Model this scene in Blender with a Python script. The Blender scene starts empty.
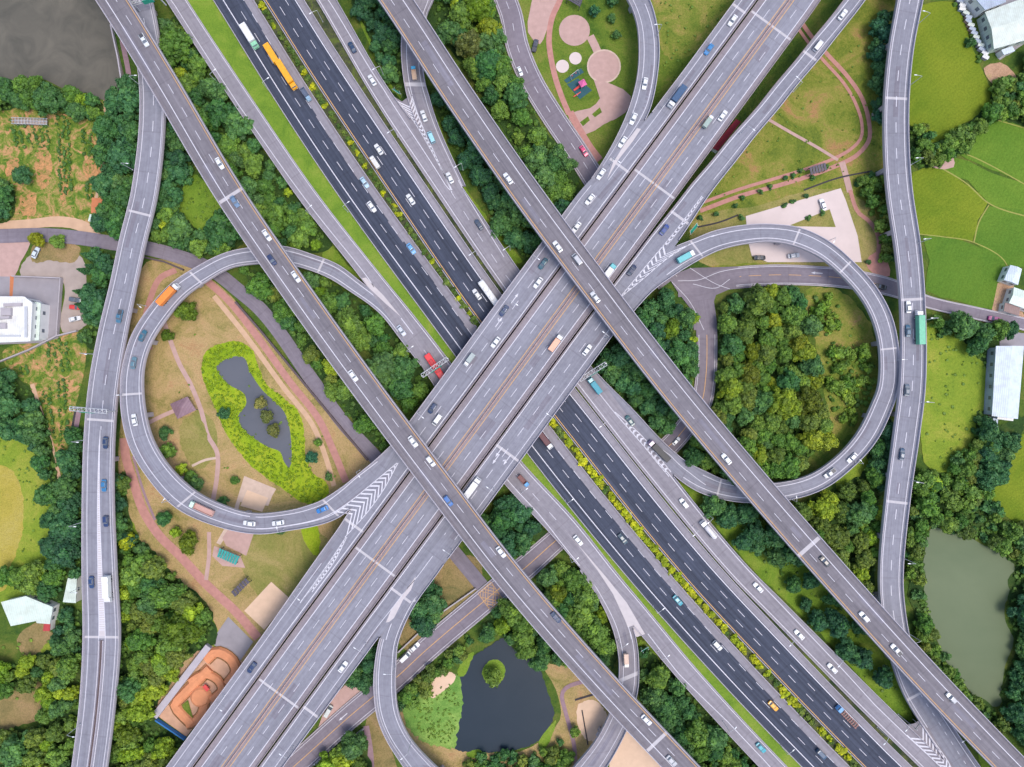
import bpy, bmesh, math, random
from mathutils import Vector
random.seed(7)
R = random.Random(11)
C = bpy.context.scene.collection
HC = 273.07          # camera height in metres
K = 0.4              # metres per traced unit on the ground
def P(px, py, h=0.0):
    s = K * (HC - h) / HC
    return Vector(((px - 512) * s, (383.5 - py) * s, h))

# ------------------------------------------------------------------ objects
class MB:
    """collects faces of one mesh"""
    def __init__(self):
        self.v = []; self.f = []; self.uv = {}; self.mi = []; self.tint = []
    def vert(self, p):
        self.v.append((p[0], p[1], p[2])); return len(self.v) - 1
    def face(self, idx, mi=0, uv=None, tint=0.5):
        self.f.append(tuple(idx)); self.mi.append(mi); self.tint.append(tint)
        if uv: self.uv[len(self.f) - 1] = uv
    def poly(self, pts, mi=0, uv=None, tint=0.5):
        self.face([self.vert(p) for p in pts], mi, uv, tint)
    def box(self, c, sx, sy, sz, ang=0.0, mi=0):
        ca, sa = math.cos(ang), math.sin(ang); i = len(self.v)
        for z in (c[2], c[2] + sz):
            for (x, y) in ((-1, -1), (1, -1), (1, 1), (-1, 1)):
                X, Y = x * sx / 2, y * sy / 2
                self.v.append((c[0] + X * ca - Y * sa, c[1] + X * sa + Y * ca, z))
        for q in ((3, 2, 1, 0), (4, 5, 6, 7), (0, 1, 5, 4), (1, 2, 6, 5), (2, 3, 7, 6), (3, 0, 4, 7)):
            self.face([i + k for k in q], mi)
    def prism(self, pts, z0, z1, mi=0, mtop=None):
        n = len(pts); a = [self.vert((p[0], p[1], z0)) for p in pts]; b = [self.vert((p[0], p[1], z1)) for p in pts]
        area = sum(pts[i][0] * pts[(i + 1) % n][1] - pts[(i + 1) % n][0] * pts[i][1] for i in range(n))
        if area < 0: a.reverse(); b.reverse()
        self.face(b, mi if mtop is None else mtop)
        self.face(a[::-1], mi)
        for i in range(n):
            j = (i + 1) % n; self.face((a[i], a[j], b[j], b[i]), mi)
    def tube(self, p, q, r, n=8, r2=None, mi=0):
        p = Vector(p); q = Vector(q); d = (q - p).normalized()
        u = d.orthogonal().normalized(); w = d.cross(u); r2 = r if r2 is None else r2
        a = []; b = []
        for k in range(n):
            t = 2 * math.pi * k / n; o = u * math.cos(t) + w * math.sin(t)
            a.append(self.vert(p + o * r)); b.append(self.vert(q + o * r2))
        for k in range(n):
            j = (k + 1) % n; self.face((a[k], a[j], b[j], b[k]), mi)
        self.face(a[::-1], mi); self.face(b, mi)
    def mesh(self, name, mats, smooth=False):
        me = bpy.data.meshes.new(name); me.from_pydata(self.v, [], self.f)
        for m in (mats if isinstance(mats, (list, tuple)) else [mats]): me.materials.append(m)
        me.polygons.foreach_set('material_index', self.mi)
        if self.uv:
            ul = me.uv_layers.new(name='UVMap')
            for fi, uvs in self.uv.items():
                for li, q in zip(me.polygons[fi].loop_indices, uvs): ul.data[li].uv = q
        at = me.attributes.new('tint', 'FLOAT', 'FACE'); at.data.foreach_set('value', self.tint)
        if smooth: me.polygons.foreach_set('use_smooth', [True] * len(me.polygons))
        me.update(); return me
    def build(self, name, mats, parent=None, smooth=False):
        return link(name, self.mesh(name, mats, smooth), parent)
def link(name, me, parent=None, loc=None, col=None):
    o = bpy.data.objects.new(name, me); C.objects.link(o)
    if parent is not None: o.parent = parent
    if loc is not None: o.location = loc
    if col is not None: o.color = (*col, 1)
    return o
def empty(name, loc, rz=0.0):
    o = bpy.data.objects.new(name, None); C.objects.link(o); o.location = loc
    o.rotation_euler = (0, 0, rz); o.empty_display_size = 0.5; return o
def tag(o, label, cat, group=None, kind=None):
    if label: o['label'] = label
    if cat: o['category'] = cat
    if group: o['group'] = group
    if kind: o['kind'] = kind
    return o
def struct(o): o['kind'] = 'structure'; return o
def keep(o, parent):   # parent a mesh written in world coordinates to an Empty that stands elsewhere
    o.parent = parent; o.location = -Vector(parent.location); return o

# ------------------------------------------------------------------ splines
def cr(pts, sub=8, closed=False):
    n = len(pts); out = []
    rng = range(n) if closed else range(n - 1)
    for i in rng:
        if closed: p0, p1, p2, p3 = pts[(i - 1) % n], pts[i], pts[(i + 1) % n], pts[(i + 2) % n]
        else: p0, p1, p2, p3 = pts[max(i - 1, 0)], pts[i], pts[i + 1], pts[min(i + 2, n - 1)]
        for k in range(sub):
            t = k / sub
            # centripetal-ish uniform Catmull-Rom with chord scaled tangents
            d1 = math.dist(p1[:2], p2[:2]) + 1e-6
            da = math.dist(p0[:2], p1[:2]) + 1e-6; dc = math.dist(p2[:2], p3[:2]) + 1e-6
            r = []
            for a, b, c, d in zip(p0, p1, p2, p3):
                m1 = d1 * ((b - a) / da * 0.5 + (c - b) / d1 * 0.5) if i > 0 or closed else (c - b)
                m2 = d1 * ((c - b) / d1 * 0.5 + (d - c) / dc * 0.5) if i < n - 2 or closed else (c - b)
                t2 = t * t; t3 = t2 * t
                r.append((2*t3-3*t2+1)*b + (t3-2*t2+t)*m1 + (-2*t3+3*t2)*c + (t3-t2)*m2)
            out.append(tuple(r))
    if not closed: out.append(tuple(pts[-1]))
    return out

# ------------------------------------------------------------------ materials
def lin(c):
    f = lambda u: u / 12.92 if u <= .04045 else ((u + .055) / 1.055) ** 2.4
    return tuple(f(x / 255) for x in c)
class NT:
    def __init__(self, name, rough=0.8, spec=0.3):
        self.m = bpy.data.materials.new(name); self.m.use_nodes = True
        self.t = self.m.node_tree; self.b = self.t.nodes['Principled BSDF']
        self.b.inputs['Roughness'].default_value = rough
        self.b.inputs['Specular IOR Level'].default_value = spec
    def n(self, ty, **kw):
        o = self.t.nodes.new(ty)
        for k, v in kw.items():
            if k.startswith('i_'): o.inputs[k[2:].replace('_', ' ')].default_value = v
            else: setattr(o, k, v)
        return o
    def l(self, a, b): self.t.links.new(a, b)
    def noise(self, scale, detail=4, coord=None, rough=0.55, dist=0.0):
        n = self.n('ShaderNodeTexNoise'); n.inputs['Scale'].default_value = scale
        n.inputs['Detail'].default_value = detail; n.inputs['Roughness'].default_value = rough
        n.inputs['Distortion'].default_value = dist
        if coord is not None: self.l(coord, n.inputs['Vector'])
        return n.outputs['Fac']
    def ramp(self, fac, stops):
        r = self.n('ShaderNodeValToRGB'); e = r.color_ramp.elements
        while len(e) < len(stops): e.new(0.5)
        for q, (p, c) in zip(e, stops): q.position = p; q.color = (*c, 1)
        self.l(fac, r.inputs['Fac']); return r.outputs['Color']
    def mix(self, fac, a, b, mode='MIX'):
        m = self.n('ShaderNodeMix'); m.data_type = 'RGBA'; m.blend_type = mode
        for s, v in ((m.inputs[0], fac), (m.inputs[6], a), (m.inputs[7], b)):
            if hasattr(v, 'links') or hasattr(v, 'is_linked'): self.l(v, s)
            elif isinstance(v, (int, float)): s.default_value = v
            else: s.default_value = (*v[:3], 1)
        return m.outputs[2]
    def obj(self): return self.n('ShaderNodeTexCoord').outputs['Object']
    def geo(self): return self.n('ShaderNodeNewGeometry').outputs['Position']
    def bump(self, fac, strength=0.4, dist=0.3):
        b = self.n('ShaderNodeBump'); b.inputs['Strength'].default_value = strength; b.inputs['Distance'].default_value = dist
        self.l(fac, b.inputs['Height']); self.l(b.outputs['Normal'], self.b.inputs['Normal'])
    def out(self, col): self.l(col, self.b.inputs['Base Color']); return self.m
    def mapping(self, v, scale):
        m = self.n('ShaderNodeMapping'); m.inputs['Scale'].default_value = scale; self.l(v, m.inputs['Vector']); return m.outputs['Vector']
M = {}
def plain(name, c, rough=0.6, spec=0.4, metal=0.0, var=0.12, scale=0.8):
    t = NT(name, rough, spec); t.b.inputs['Metallic'].default_value = metal
    f = t.noise(scale, 4, t.obj())
    col = t.mix(f, tuple(x * (1 - var) for x in c), tuple(min(1, x * (1 + var)) for x in c))
    M[name] = t.out(col); return M[name]
def mul(c, k): return tuple(min(1, x * k) for x in c)
def asphalt(name, c, streak=0.16, patch=0.14):
    t = NT(name, 0.82, 0.25)
    uv = t.n('ShaderNodeUVMap').outputs['UV']
    s1 = t.noise(1.0, 3, t.mapping(uv, (0.008, 0.95, 1)))      # worn wheel tracks run along the lane
    s2 = t.noise(1.0, 4, t.mapping(uv, (0.03, 2.4, 1)))
    g = t.geo(); p1 = t.noise(0.035, 4, g); p2 = t.noise(0.6, 5, g); p3 = t.noise(5, 2, g)
    a = t.ramp(s1, [(0.33, mul(c, 1 - streak)), (0.5, c), (0.68, mul(c, 1 + streak))])
    a = t.mix(0.35, a, t.ramp(s2, [(0.35, mul(c, 1 - streak)), (0.65, mul(c, 1 + streak))]))
    b = t.ramp(p1, [(0.35, (1 - patch,) * 3), (0.65, (1, 1, 1))])
    a = t.mix(1.0, a, b, 'MULTIPLY')
    a = t.mix(1.0, a, t.ramp(p2, [(0.3, (0.86, 0.85, 0.87)), (0.6, (1, 1, 1))]), 'MULTIPLY')
    # slab joints across the lane
    w = t.n('ShaderNodeTexWave'); w.wave_type = 'BANDS'; w.bands_direction = 'X'
    w.inputs['Scale'].default_value = 0.02; w.inputs['Distortion'].default_value = 0.0
    t.l(uv, w.inputs['Vector'])
    a = t.mix(1.0, a, t.ramp(w.outputs['Fac'], [(0.0, (0.88, 0.87, 0.87)), (0.0025, (1, 1, 1))]), 'MULTIPLY')
    t.bump(p3, 0.15, 0.05)
    M[name] = t.out(a); return M[name]
def grassy(name, stops, scale=0.08, fine=1.1, bump=0.8, warp=1.0):
    """stops: list of (pos, colour) read by a broad noise, broken up by a fine one"""
    t = NT(name, 0.9, 0.12); g = t.geo()
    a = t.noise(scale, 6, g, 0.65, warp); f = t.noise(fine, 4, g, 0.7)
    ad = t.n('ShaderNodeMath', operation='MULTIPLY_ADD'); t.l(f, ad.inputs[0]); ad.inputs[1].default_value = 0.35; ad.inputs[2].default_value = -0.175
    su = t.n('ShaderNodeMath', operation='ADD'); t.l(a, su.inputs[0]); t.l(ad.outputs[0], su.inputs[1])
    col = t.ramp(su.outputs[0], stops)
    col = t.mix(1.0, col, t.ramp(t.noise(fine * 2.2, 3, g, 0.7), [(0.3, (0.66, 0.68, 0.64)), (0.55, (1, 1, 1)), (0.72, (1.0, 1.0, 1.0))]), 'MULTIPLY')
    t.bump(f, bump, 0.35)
    M[name] = t.out(col); return M[name]
def rows(name, c1, c2, ang, scale, fine=1.5):
    """planted rows of a paddy field"""
    t = NT(name, 0.9, 0.12); g = t.geo()
    mp = t.n('ShaderNodeMapping'); mp.inputs['Rotation'].default_value = (0, 0, ang); t.l(g, mp.inputs['Vector'])
    w = t.n('ShaderNodeTexWave'); w.inputs['Scale'].default_value = scale; w.inputs['Distortion'].default_value = 2.2
    w.inputs['Detail'].default_value = 3; w.inputs['Detail Scale'].default_value = 0.6; t.l(mp.outputs['Vector'], w.inputs['Vector'])
    a = t.noise(0.045, 5, g, 0.6, 0.8); f = t.noise(fine, 4, g, 0.7)
    col = t.ramp(a, [(0.32, c1), (0.66, c2)])
    col = t.mix(0.10, col, t.mix(w.outputs['Fac'], mul(c1, .82), mul(c2, 1.1)))
    col = t.mix(1.0, col, t.ramp(f, [(0.3, (0.72, 0.74, 0.7)), (0.6, (1, 1, 1))]), 'MULTIPLY')
    t.bump(f, 0.7, 0.3); M[name] = t.out(col); return M[name]
def leafmat(name, var=0.35):
    t = NT(name, 0.55, 0.25)
    oi = t.n('ShaderNodeObjectInfo'); at = t.n('ShaderNodeAttribute'); at.attribute_name = 'tint'
    base = oi.outputs['Color']
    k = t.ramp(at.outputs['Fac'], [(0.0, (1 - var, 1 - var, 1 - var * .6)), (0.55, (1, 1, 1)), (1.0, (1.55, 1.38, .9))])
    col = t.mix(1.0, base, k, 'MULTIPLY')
    n = t.noise(0.55, 3, t.geo())
    col = t.mix(1.0, col, t.ramp(n, [(0.3, (0.7, 0.78, 0.8)), (0.7, (1.15, 1.1, 0.95))]), 'MULTIPLY')
    hs = t.n('ShaderNodeHueSaturation'); mr = t.n('ShaderNodeMapRange')
    t.l(oi.outputs['Random'], mr.inputs['Value']); mr.inputs['To Min'].default_value = 0.478; mr.inputs['To Max'].default_value = 0.518
    t.l(mr.outputs[0], hs.inputs['Hue']); t.l(col, hs.inputs['Color'])
    mv = t.n('ShaderNodeMapRange'); t.l(oi.outputs['Random'], mv.inputs['Value']); mv.inputs['To Min'].default_value = 1.2; mv.inputs['To Max'].default_value = 0.82
    t.l(mv.outputs[0], hs.inputs['Value'])
    t.b.inputs['Subsurface Weight'].default_value = 0.0
    M[name] = t.out(hs.outputs['Color']); return M[name]
def paintmat(name, rough=0.3, coat=0.5, metal=0.0):
    t = NT(name, rough, 0.5); oi = t.n('ShaderNodeObjectInfo')
    t.b.inputs['Coat Weight'].default_value = coat; t.b.inputs['Metallic'].default_value = metal
    f = t.noise(1.2, 4, t.obj())
    M[name] = t.out(t.mix(1.0, oi.outputs['Color'], t.ramp(f, [(0.3, (0.86, 0.86, 0.85)), (0.6, (1, 1, 1))]), 'MULTIPLY'))
def watermat(name, c, c2, rough=0.12, scale=0.03):
    t = NT(name, rough, 0.5); g = t.geo()
    col = t.ramp(t.noise(scale, 5, g, 0.6, 1.0), [(0.3, c), (0.7, c2)])
    t.bump(t.noise(1.6, 3, g), 0.05, 0.1); M[name] = t.out(col)
def metalroof(name, c, ang, pitch=0.45, rough=0.45):
    t = NT(name, rough, 0.4); g = t.obj()
    mp = t.n('ShaderNodeMapping'); mp.inputs['Rotation'].default_value = (0, 0, ang); t.l(g, mp.inputs['Vector'])
    w = t.n('ShaderNodeTexWave'); w.inputs['Scale'].default_value = pitch; t.l(mp.outputs['Vector'], w.inputs['Vector'])
    col = t.ramp(w.outputs['Fac'], [(0.0, mul(c, .8)), (0.12, c), (1.0, c)])
    col = t.mix(1.0, col, t.ramp(t.noise(0.35, 5, g, .65), [(0.3, (0.8, 0.78, 0.75)), (0.62, (1, 1, 1))]), 'MULTIPLY')
    t.bump(w.outputs['Fac'], 0.4, 0.08); M[name] = t.out(col)
# ------------------------------------------------------------------ road strips
ROADS = []
class Road:
    def __init__(self, key, stations, edges=False, dz=0.0, thick=1.4, hmin=None):
        """stations: (cx,cy,left,right,h) along a centre line, or (ax,ay,bx,by,h) edge pairs"""
        stations = list(stations)
        for end in (0, -1):           # roads that leave the picture run on beyond it
            p, q = (stations[0], stations[1]) if end == 0 else (stations[-1], stations[-2])
            m = lambda u: ((u[0] + u[2]) / 2, (u[1] + u[3]) / 2) if edges else (u[0], u[1])
            (x, y), (x1, y1) = m(p), m(q)
            if -1 < x < 1025 and -1 < y < 768: continue
            L = math.dist((x, y), (x1, y1)); ex, ey = (x - x1) / L * 90, (y - y1) / L * 90
            e = (p[0] + ex, p[1] + ey, p[2] + ex, p[3] + ey, p[4]) if edges else (p[0] + ex, p[1] + ey, *p[2:])
            if end == 0: stations.insert(0, e)
            else: stations.append(e)
        self.key = key; d = cr(stations, 10); A = []; B = []
        if edges:
            for (ax, ay, bx, by, h) in d: A.append(P(ax, ay, h + dz)); B.append(P(bx, by, h + dz))
        else:
            for i, (cx, cy, l, r, h) in enumerate(d):
                p = d[max(i - 1, 0)]; q = d[min(i + 1, len(d) - 1)]
                dx, dy = q[0] - p[0], q[1] - p[1]; L = math.hypot(dx, dy); nx, ny = dy / L, -dx / L
                A.append(P(cx + nx * l, cy + ny * l, h + dz)); B.append(P(cx + nx * r, cy + ny * r, h + dz))
        # resample to ~2 m
        mid = [(a + b) / 2 for a, b in zip(A, B)]; s = [0.0]
        for i in range(1, len(mid)): s.append(s[-1] + (mid[i].xy - mid[i - 1].xy).length)
        self.len = s[-1]; n = max(2, int(self.len / 2.0)); self.n = n
        self.A = []; self.B = []; j = 0
        for k in range(n + 1):
            x = self.len * k / n
            while j < len(s) - 2 and s[j + 1] < x: j += 1
            f = (x - s[j]) / max(1e-6, s[j + 1] - s[j]); f = min(max(f, 0), 1)
            self.A.append(A[j].lerp(A[j + 1], f)); self.B.append(B[j].lerp(B[j + 1], f))
        self.step = self.len / n; self.thick = thick
        self.mid = [(a + b) / 2 for a, b in zip(self.A, self.B)]
        self.hw = [(a - b).xy.length / 2 for a, b in zip(self.A, self.B)]
        ROADS.append(self)
    def at(self, s, t, dz=0.0):
        x = min(max(s / self.step, 0), self.n - 1e-6); i = int(x); f = x - i
        a = self.A[i].lerp(self.A[i + 1], f); b = self.B[i].lerp(self.B[i + 1], f)
        p = a.lerp(b, t); p.z += dz; return p
    def width(self, s): return (self.at(s, 0) - self.at(s, 1)).xy.length
    def tan(self, s):
        d = self.at(min(s + 1, self.len), .5) - self.at(max(s - 1, 0), .5); return d.normalized()
    def near(self, p):
        i = min(range(self.n + 1), key=lambda k: (self.mid[k].xy - Vector(p[:2])).length_squared)
        b = 1e9; bs = 0
        for k in range(max(0, i - 1) * 10, min(self.n, i + 1) * 10 + 1):
            q = self.at(k * self.step / 10, .5); d = (q.xy - Vector(p[:2])).length
            if d < b: b = d; bs = k * self.step / 10
        return bs, b
    def st(self, px, py):
        """distance along the strip and fraction across it of a traced point lying on it"""
        h = self.mid[self.n // 2].z
        for _ in range(3):
            s, d = self.near(P(px, py, h)); h = self.at(s, .5).z
        p = P(px, py, h); a = self.at(s, 0); b = self.at(s, 1); ab = (b - a).xy
        return s, (p - a).xy.dot(ab) / ab.length_squared
    def covers(self, p, margin=0.0):
        """is p (x,y,z) on this strip, at about its level"""
        q = Vector(p[:2]); best = None
        for k in range(0, self.n + 1, 4):
            d = (self.mid[k].xy - q).length_squared
            if best is None or d < best[0]: best = (d, k)
        if best[0] > (self.hw[best[1]] + 14) ** 2: return None
        k0 = best[1]
        i = min(range(max(0, k0 - 5), min(self.n, k0 + 5) + 1), key=lambda k: (self.mid[k].xy - q).length_squared)
        if i in (0, self.n):
            t = (self.mid[1] - self.mid[0]) if i == 0 else (self.mid[-1] - self.mid[-2])
            w = (q - self.mid[i].xy).dot(t.xy.normalized())
            if (i == 0 and w < -1) or (i == self.n and w > 1): return None
        a, b = self.A[i].xy, self.B[i].xy; ab = (b - a)
        t = (q - a).dot(ab) / ab.length_squared; W = ab.length
        if -margin < t * W < W + margin: return self.mid[i].z
        return None
    # meshes
    def surface(self, mb, t0=0, t1=1, s0=0, s1=None, dz=0.0, mi=0, jag=0):
        s1 = self.len if s1 is None else s1; n = max(1, int((s1 - s0) / 2)); prev = None
        for k in range(n + 1):
            s = s0 + (s1 - s0) * k / n
            tb = t1 + (R.uniform(-jag, jag) if jag else 0)
            a = self.at(s, t0, dz); b = self.at(s, tb, dz); w = self.width(s)
            cur = (mb.vert(a), mb.vert(b), (s, t0 * w), (s, tb * w))
            if prev: mb.face((prev[0], prev[1], cur[1], cur[0]), mi, [prev[2], prev[3], cur[3], cur[2]])
            prev = cur
    def deck(self, mb, mtop=0, mside=1, thick=None):
        th = thick or self.thick; self.surface(mb, mi=mtop); prev = None
        for k in range(self.n + 1):
            a, b = self.A[k], self.B[k]
            c = [mb.vert(a), mb.vert(b), mb.vert(b - Vector((0, 0, th * .45))), mb.vert(b.lerp(a, .16) - Vector((0, 0, th))),
                 mb.vert(a.lerp(b, .16) - Vector((0, 0, th))), mb.vert(a - Vector((0, 0, th * .45)))]
            if prev:
                for i, j in ((1, 2), (2, 3), (3, 4), (4, 5), (5, 0)): mb.face((prev[i], prev[j], c[j], c[i]), mside)
            else: mb.face(c, mside)
            prev = c
        mb.face(prev[::-1], mside)
    def free(self, p, others, tol=1.3, margin=-0.1):
        for o in others:
            z = o.covers(p, margin)
            if z is not None and abs(z - p[2]) < tol: return False
        return True
    def rail(self, mb, side, others, h=0.95, w=0.42, s0=0, s1=None, mi=0, z0=0.0, runs=None):
        """a parapet along one edge, left out where another carriageway joins at the same level"""
        s1 = self.len if s1 is None else s1; n = max(1, int((s1 - s0) / 2)); prev = None
        for k in range(n + 1):
            s = s0 + (s1 - s0) * k / n; W = self.width(s); f = w / W
            to, ti = (0.0, f) if side == 0 else (1.0, 1 - f)
            o = self.at(s, to); i_ = self.at(s, ti)
            if others and not self.free(o, others):
                if prev and runs is not None: runs.append(mb); mb = MB()
                prev = None; continue
            m = o.lerp(i_, .25); q = o.lerp(i_, .8)
            up = Vector((0, 0, h)); lo = Vector((0, 0, z0))
            c = [mb.vert(o + lo), mb.vert(m + up), mb.vert(q + up), mb.vert(i_ + lo)]
            if prev:
                for a, b in ((0, 1), (1, 2), (2, 3)): mb.face((prev[a], prev[b], c[b], c[a]), mi)
            prev = c
        if runs is not None: runs.append(mb)
    def line(self, mb, t, w=0.22, s0=0, s1=None, dash=None, mi=0, off=0.0, others=None, dz=0.012, phase=0.0):
        """painted line at fraction t (or a function of s), dash=(paint, gap)"""
        s1 = self.len if s1 is None else s1
        tf = t if callable(t) else (lambda s: t)
        spans = []
        if dash:
            x = s0 + phase
            while x < s1: spans.append((x, min(x + dash[0], s1))); x += dash[0] + dash[1]
        else: spans = [(s0, s1)]
        for (a, b) in spans:
            if b - a < .3: continue
            n = max(1, int((b - a) / 2)); prev = None
            for k in range(n + 1):
                s = a + (b - a) * k / n; W = self.width(s); c = tf(s) + off / W
                p, q = self.at(s, c - w / W / 2, dz), self.at(s, c + w / W / 2, dz)
                if others and not self.free(self.at(s, c), others): prev = None; continue
                cur = (mb.vert(p), mb.vert(q))
                if prev: mb.face((prev[0], prev[1], cur[1], cur[0]), mi)
                prev = cur
    def joint(self, mb, s, w=0.9, t0=0.01, t1=0.99, mi=0, dz=0.008):
        a, b, c, d = self.at(s, t0, dz), self.at(s, t1, dz), self.at(s + w, t1, dz), self.at(s + w, t0, dz)
        n = 6
        for k in range(n):
            mb.poly([a.lerp(b, k / n), a.lerp(b, (k + 1) / n), d.lerp(c, (k + 1) / n), d.lerp(c, k / n)], mi)

def ctr(key, pts, l, r, h, **kw):
    f = lambda v, i: v[i] if isinstance(v, (list, tuple)) else v
    return Road(key, [(x, y, f(l, i), f(r, i), f(h, i)) for i, (x, y) in enumerate(pts)], **kw)
def ramp_h(n, a, b, ha, hb):
    out = []
    for i in range(n):
        t = min(max((i - a) / (b - a), 0), 1); t = t * t * (3 - 2 * t); out.append(ha + (hb - ha) * t)
    return out

HM, HD, HF = 5.0, 12.0, 19.0
FA = ctr('FA', [(99,-20),(112.5,0),(162,80),(228.5,192),(294,288),(363,384),(435,480),(509,576),(592,672),(681,767),(701,788)], -14.3, 14.3, HF)
FB = ctr('FB', [(382,-20),(396,0),(459,96),(525.5,192),(597,288),(671,384),(751,480),(835,576),(922,672),(1013,767),(1034,788)], -15, 15, HF)
D1 = ctr('D1', [(221,-20),(233.5,0),(293,96),(357,192),(465,340),(548,452),(649,576),(734,671),(826,767),(846,787)], -17.5, 17.5, HM)
D2 = ctr('D2', [(252.5,-20),(265.5,0),(308,67.5),(391,192),(481,322),(554.5,415),(684.5,576),(768,666),(865.5,767),(886,787)], -2, 33, HM)
E1 = ctr('E1', [(175,-20),(187.5,0),(256,104),(316.5,192),(381,274.5),(414,315),(449,360),(486,415),(522,461.5),(575.75,520),(620,576),(640,600),(699,671),(788,767),(808,787)],
         [-18.4]*4+[-18.4,-22,-26.5,-28,-28,-28,-25,-22.5,-21,-21,-21], 0, HM)
E2 = ctr('E2', [(303,-20),(316,0),(372,96),(431,186),(503,291),(574,384),(648,478),(730,576),(768,615),(857,706),(919,767),(940,788)], 0,
         [18,18,18,25,25.5,24,21.5,20,20.5,22,22,22], HM)
AX = [(804,-20),(790,0),(719.4,96),(630.7,216.4),(553,321),(483.3,416),(393.8,537),(310.5,650),(225.5,767),(211,787)]
def ax(y):
    for (x0, y0), (x1, y1) in zip(AX, AX[1:]):
        if y <= y1 or y1 > 780: return x0 + (x1 - x0) * (y - y0) / (y1 - y0)
def dxroad(key, rows, **kw):   # rows: (y, dx_left, dx_right) measured level across the picture of the wide deck
    def at(y, k):
        y = min(max(y, rows[0][0]), rows[-1][0])
        for a, b in zip(rows, rows[1:]):
            if y <= b[0]:
                t = (y - a[0]) / (b[0] - a[0]); t = t * t * (3 - 2 * t) if abs(a[k] - b[k]) < 9 else t
                return a[k] + (b[k] - a[k]) * t
    st = []; y0 = -60
    while y0 <= 830:            # square across the axis, so that joints and ends lie at right angles to it
        e = []
        for k in (1, 2):
            w = 0
            for _ in range(6): w = at(y0 + .5924 * w, k) * .8056
            e += [ax(y0) + .8056 * w, y0 + .5924 * w]
        st.append((*e, HD)); y0 += 12
    return Road(key, st, edges=True, **kw)
C23 = dxroad('C23', [(y, -31.5, 31.5) for y in (-20, 96, 216, 321, 416, 537, 650, 767, 787)])
C1 = dxroad('C1', [(-20,-55,-33),(60,-55,-33),(120,-56,-33),(190,-69.5,-33),(321,-70,-33),(430,-70,-33),(480,-66,-33),(537,-62,-33),(650,-59,-33),(767,-60,-33),(787,-60,-33)])
C4 = dxroad('C4', [(-20,56,79),(0,54,77),(48,50,73.5),(96,46,69.5),(150,40,65),(192,36,63),(241,33.5,66),(285,33,70.5),(340,33,70.5),(450,33,70.5),(545,33,71),(580,33,70),(600,33,66),(640,33,59),(767,33,58),(787,33,58)])
R1s = [(612,-20,636,-20),(627,0,649.5,0),(636,22.5,657,25),(638.5,45,659.5,50),(637,75,657,80),(629.5,105,651,107.5),(617,135,640,129),(597,170,616,160),(581,192,600,185),(570,207,588,202)]
R1 = Road('R1', [(*q, h) for q, h in zip(R1s, [8,8.3,8.8,9.5,10.3,11.2,11.8,12,12,12])], edges=True, dz=-.03)
L1s = [(415,455,395,441),(395,472,378,457),(372,492,360,472),(352,508,340,488),(338.5,518,321,500),(323.5,524,308,505),(293.5,530,288.5,510),(256,534,256,513),(207.5,523,222,504),(175,506.5,195,490),
 (147.5,476.5,169,465),(130,446.5,153,438),(122.5,416.5,146,411.5),(121,384,143.5,384),(124,362,145,364.5),(132.5,334.5,152.5,342),(150,307,168,318),(172.5,283,187,296),(195,268,208,281),(225,253,232,268),
 (250,247.5,254,264.5),(283.5,246,282,264),(313.5,254.5,308,270),(338.5,264.5,330,279),(358.5,279.5,349,291),(393,308,380,314),(415,336,403,343),(432,358,421,366)]
L1 = Road('L1', [(*q, h) for q, h in zip(L1s, ramp_h(28, 5, 25, 12, 5))], edges=True, dz=-.03)
L2s = [(612,302,630,316),(634,281,652,292),(655,262,672,277),(672,248,690,265.5),(692,239.5,705,257),(713.75,230.75,722,249.5),(748,224.5,750,243.5),(770,224,769,242),(800.5,228,793,246),(828,241,818,257),(853,262,840,275),
 (875.5,287,860,298),(890.5,314.5,872,321),(898,347,878.5,349),(899,384,878,384),(890.5,411.5,871,404),(875.5,441.5,857,432),(850.5,469,836,456),(823,489,811,473.5),(789,500,783,481.5),(749.5,503,751,483),(719.5,499,724,479),
 (697,491.5,706,471),(678,479,687,461.5),(660,462,671,448.5),(640,441,656,434),(615,412,632,408),(590,384,604,380),(570,362,582,356)]
L2 = Road('L2', [(*q, h) for q, h in zip(L2s, ramp_h(29, 4, 23, 12, 5))], edges=True, dz=-.03)
R2s = [(410,-20,441,-20),(407,0,433.5,0),(402,30,426,20),(401,50,423,50),(403.5,80,425,80),(407,97,430,98),(413,115,435,115),(424,140,443.5,137.5),(447,186,466,186)]
R2 = Road('R2', [(*q, h) for q, h in zip(R2s, [8,7.4,6.5,6.0,5.3,5,5,5,5])], edges=True, dz=-.03)
R3s = [(432,545,452,553),(412,575,436,576),(397,600,416,603.5),(386,623,403.5,628),(379,640,398,645),(375,661,396.5,663.5),(373.5,683.5,396,688.5),(377,716,400,716),(386,738.5,411,738.5),(400,761,431,761),(415,782,452,780)]
R3 = Road('R3', [(*q, h) for q, h in zip(R3s, [12,12,12,11.8,11.5,11,10.5,10,9.5,9,8.5])], edges=True, dz=-.03)
R4s = [(579.5,570,596,560),(597,596,614,595),(612,628.5,631,622),(618,656,637.5,645),(618.5,673.5,639,665),(616,695,638.5,685),(608,716,634,708),(594.5,741,626,731),(573,767,607,766),(555,787,590,787)]
R4 = Road('R4', [(*q, h) for q, h in zip(R4s, [5,5,5,5.4,5.9,6.4,7,7.5,8,8.3])], edges=True, dz=-.03)
V1w = [13,13,12.8,12.5,12.9,13,13,14,14.8,15,15.5,17.2,18.3,17.6,17.5,17.5]
V1 = ctr('V1', [(134,-20),(139,0),(148,45),(153,105),(145,192),(133,242),(124,284),(113,334),(104.5,384),(100,434),(98.5,496),(100,576),(102,638),(98,701),(90,767),(87,787)], [-w for w in V1w], V1w, 9.0)
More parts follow.
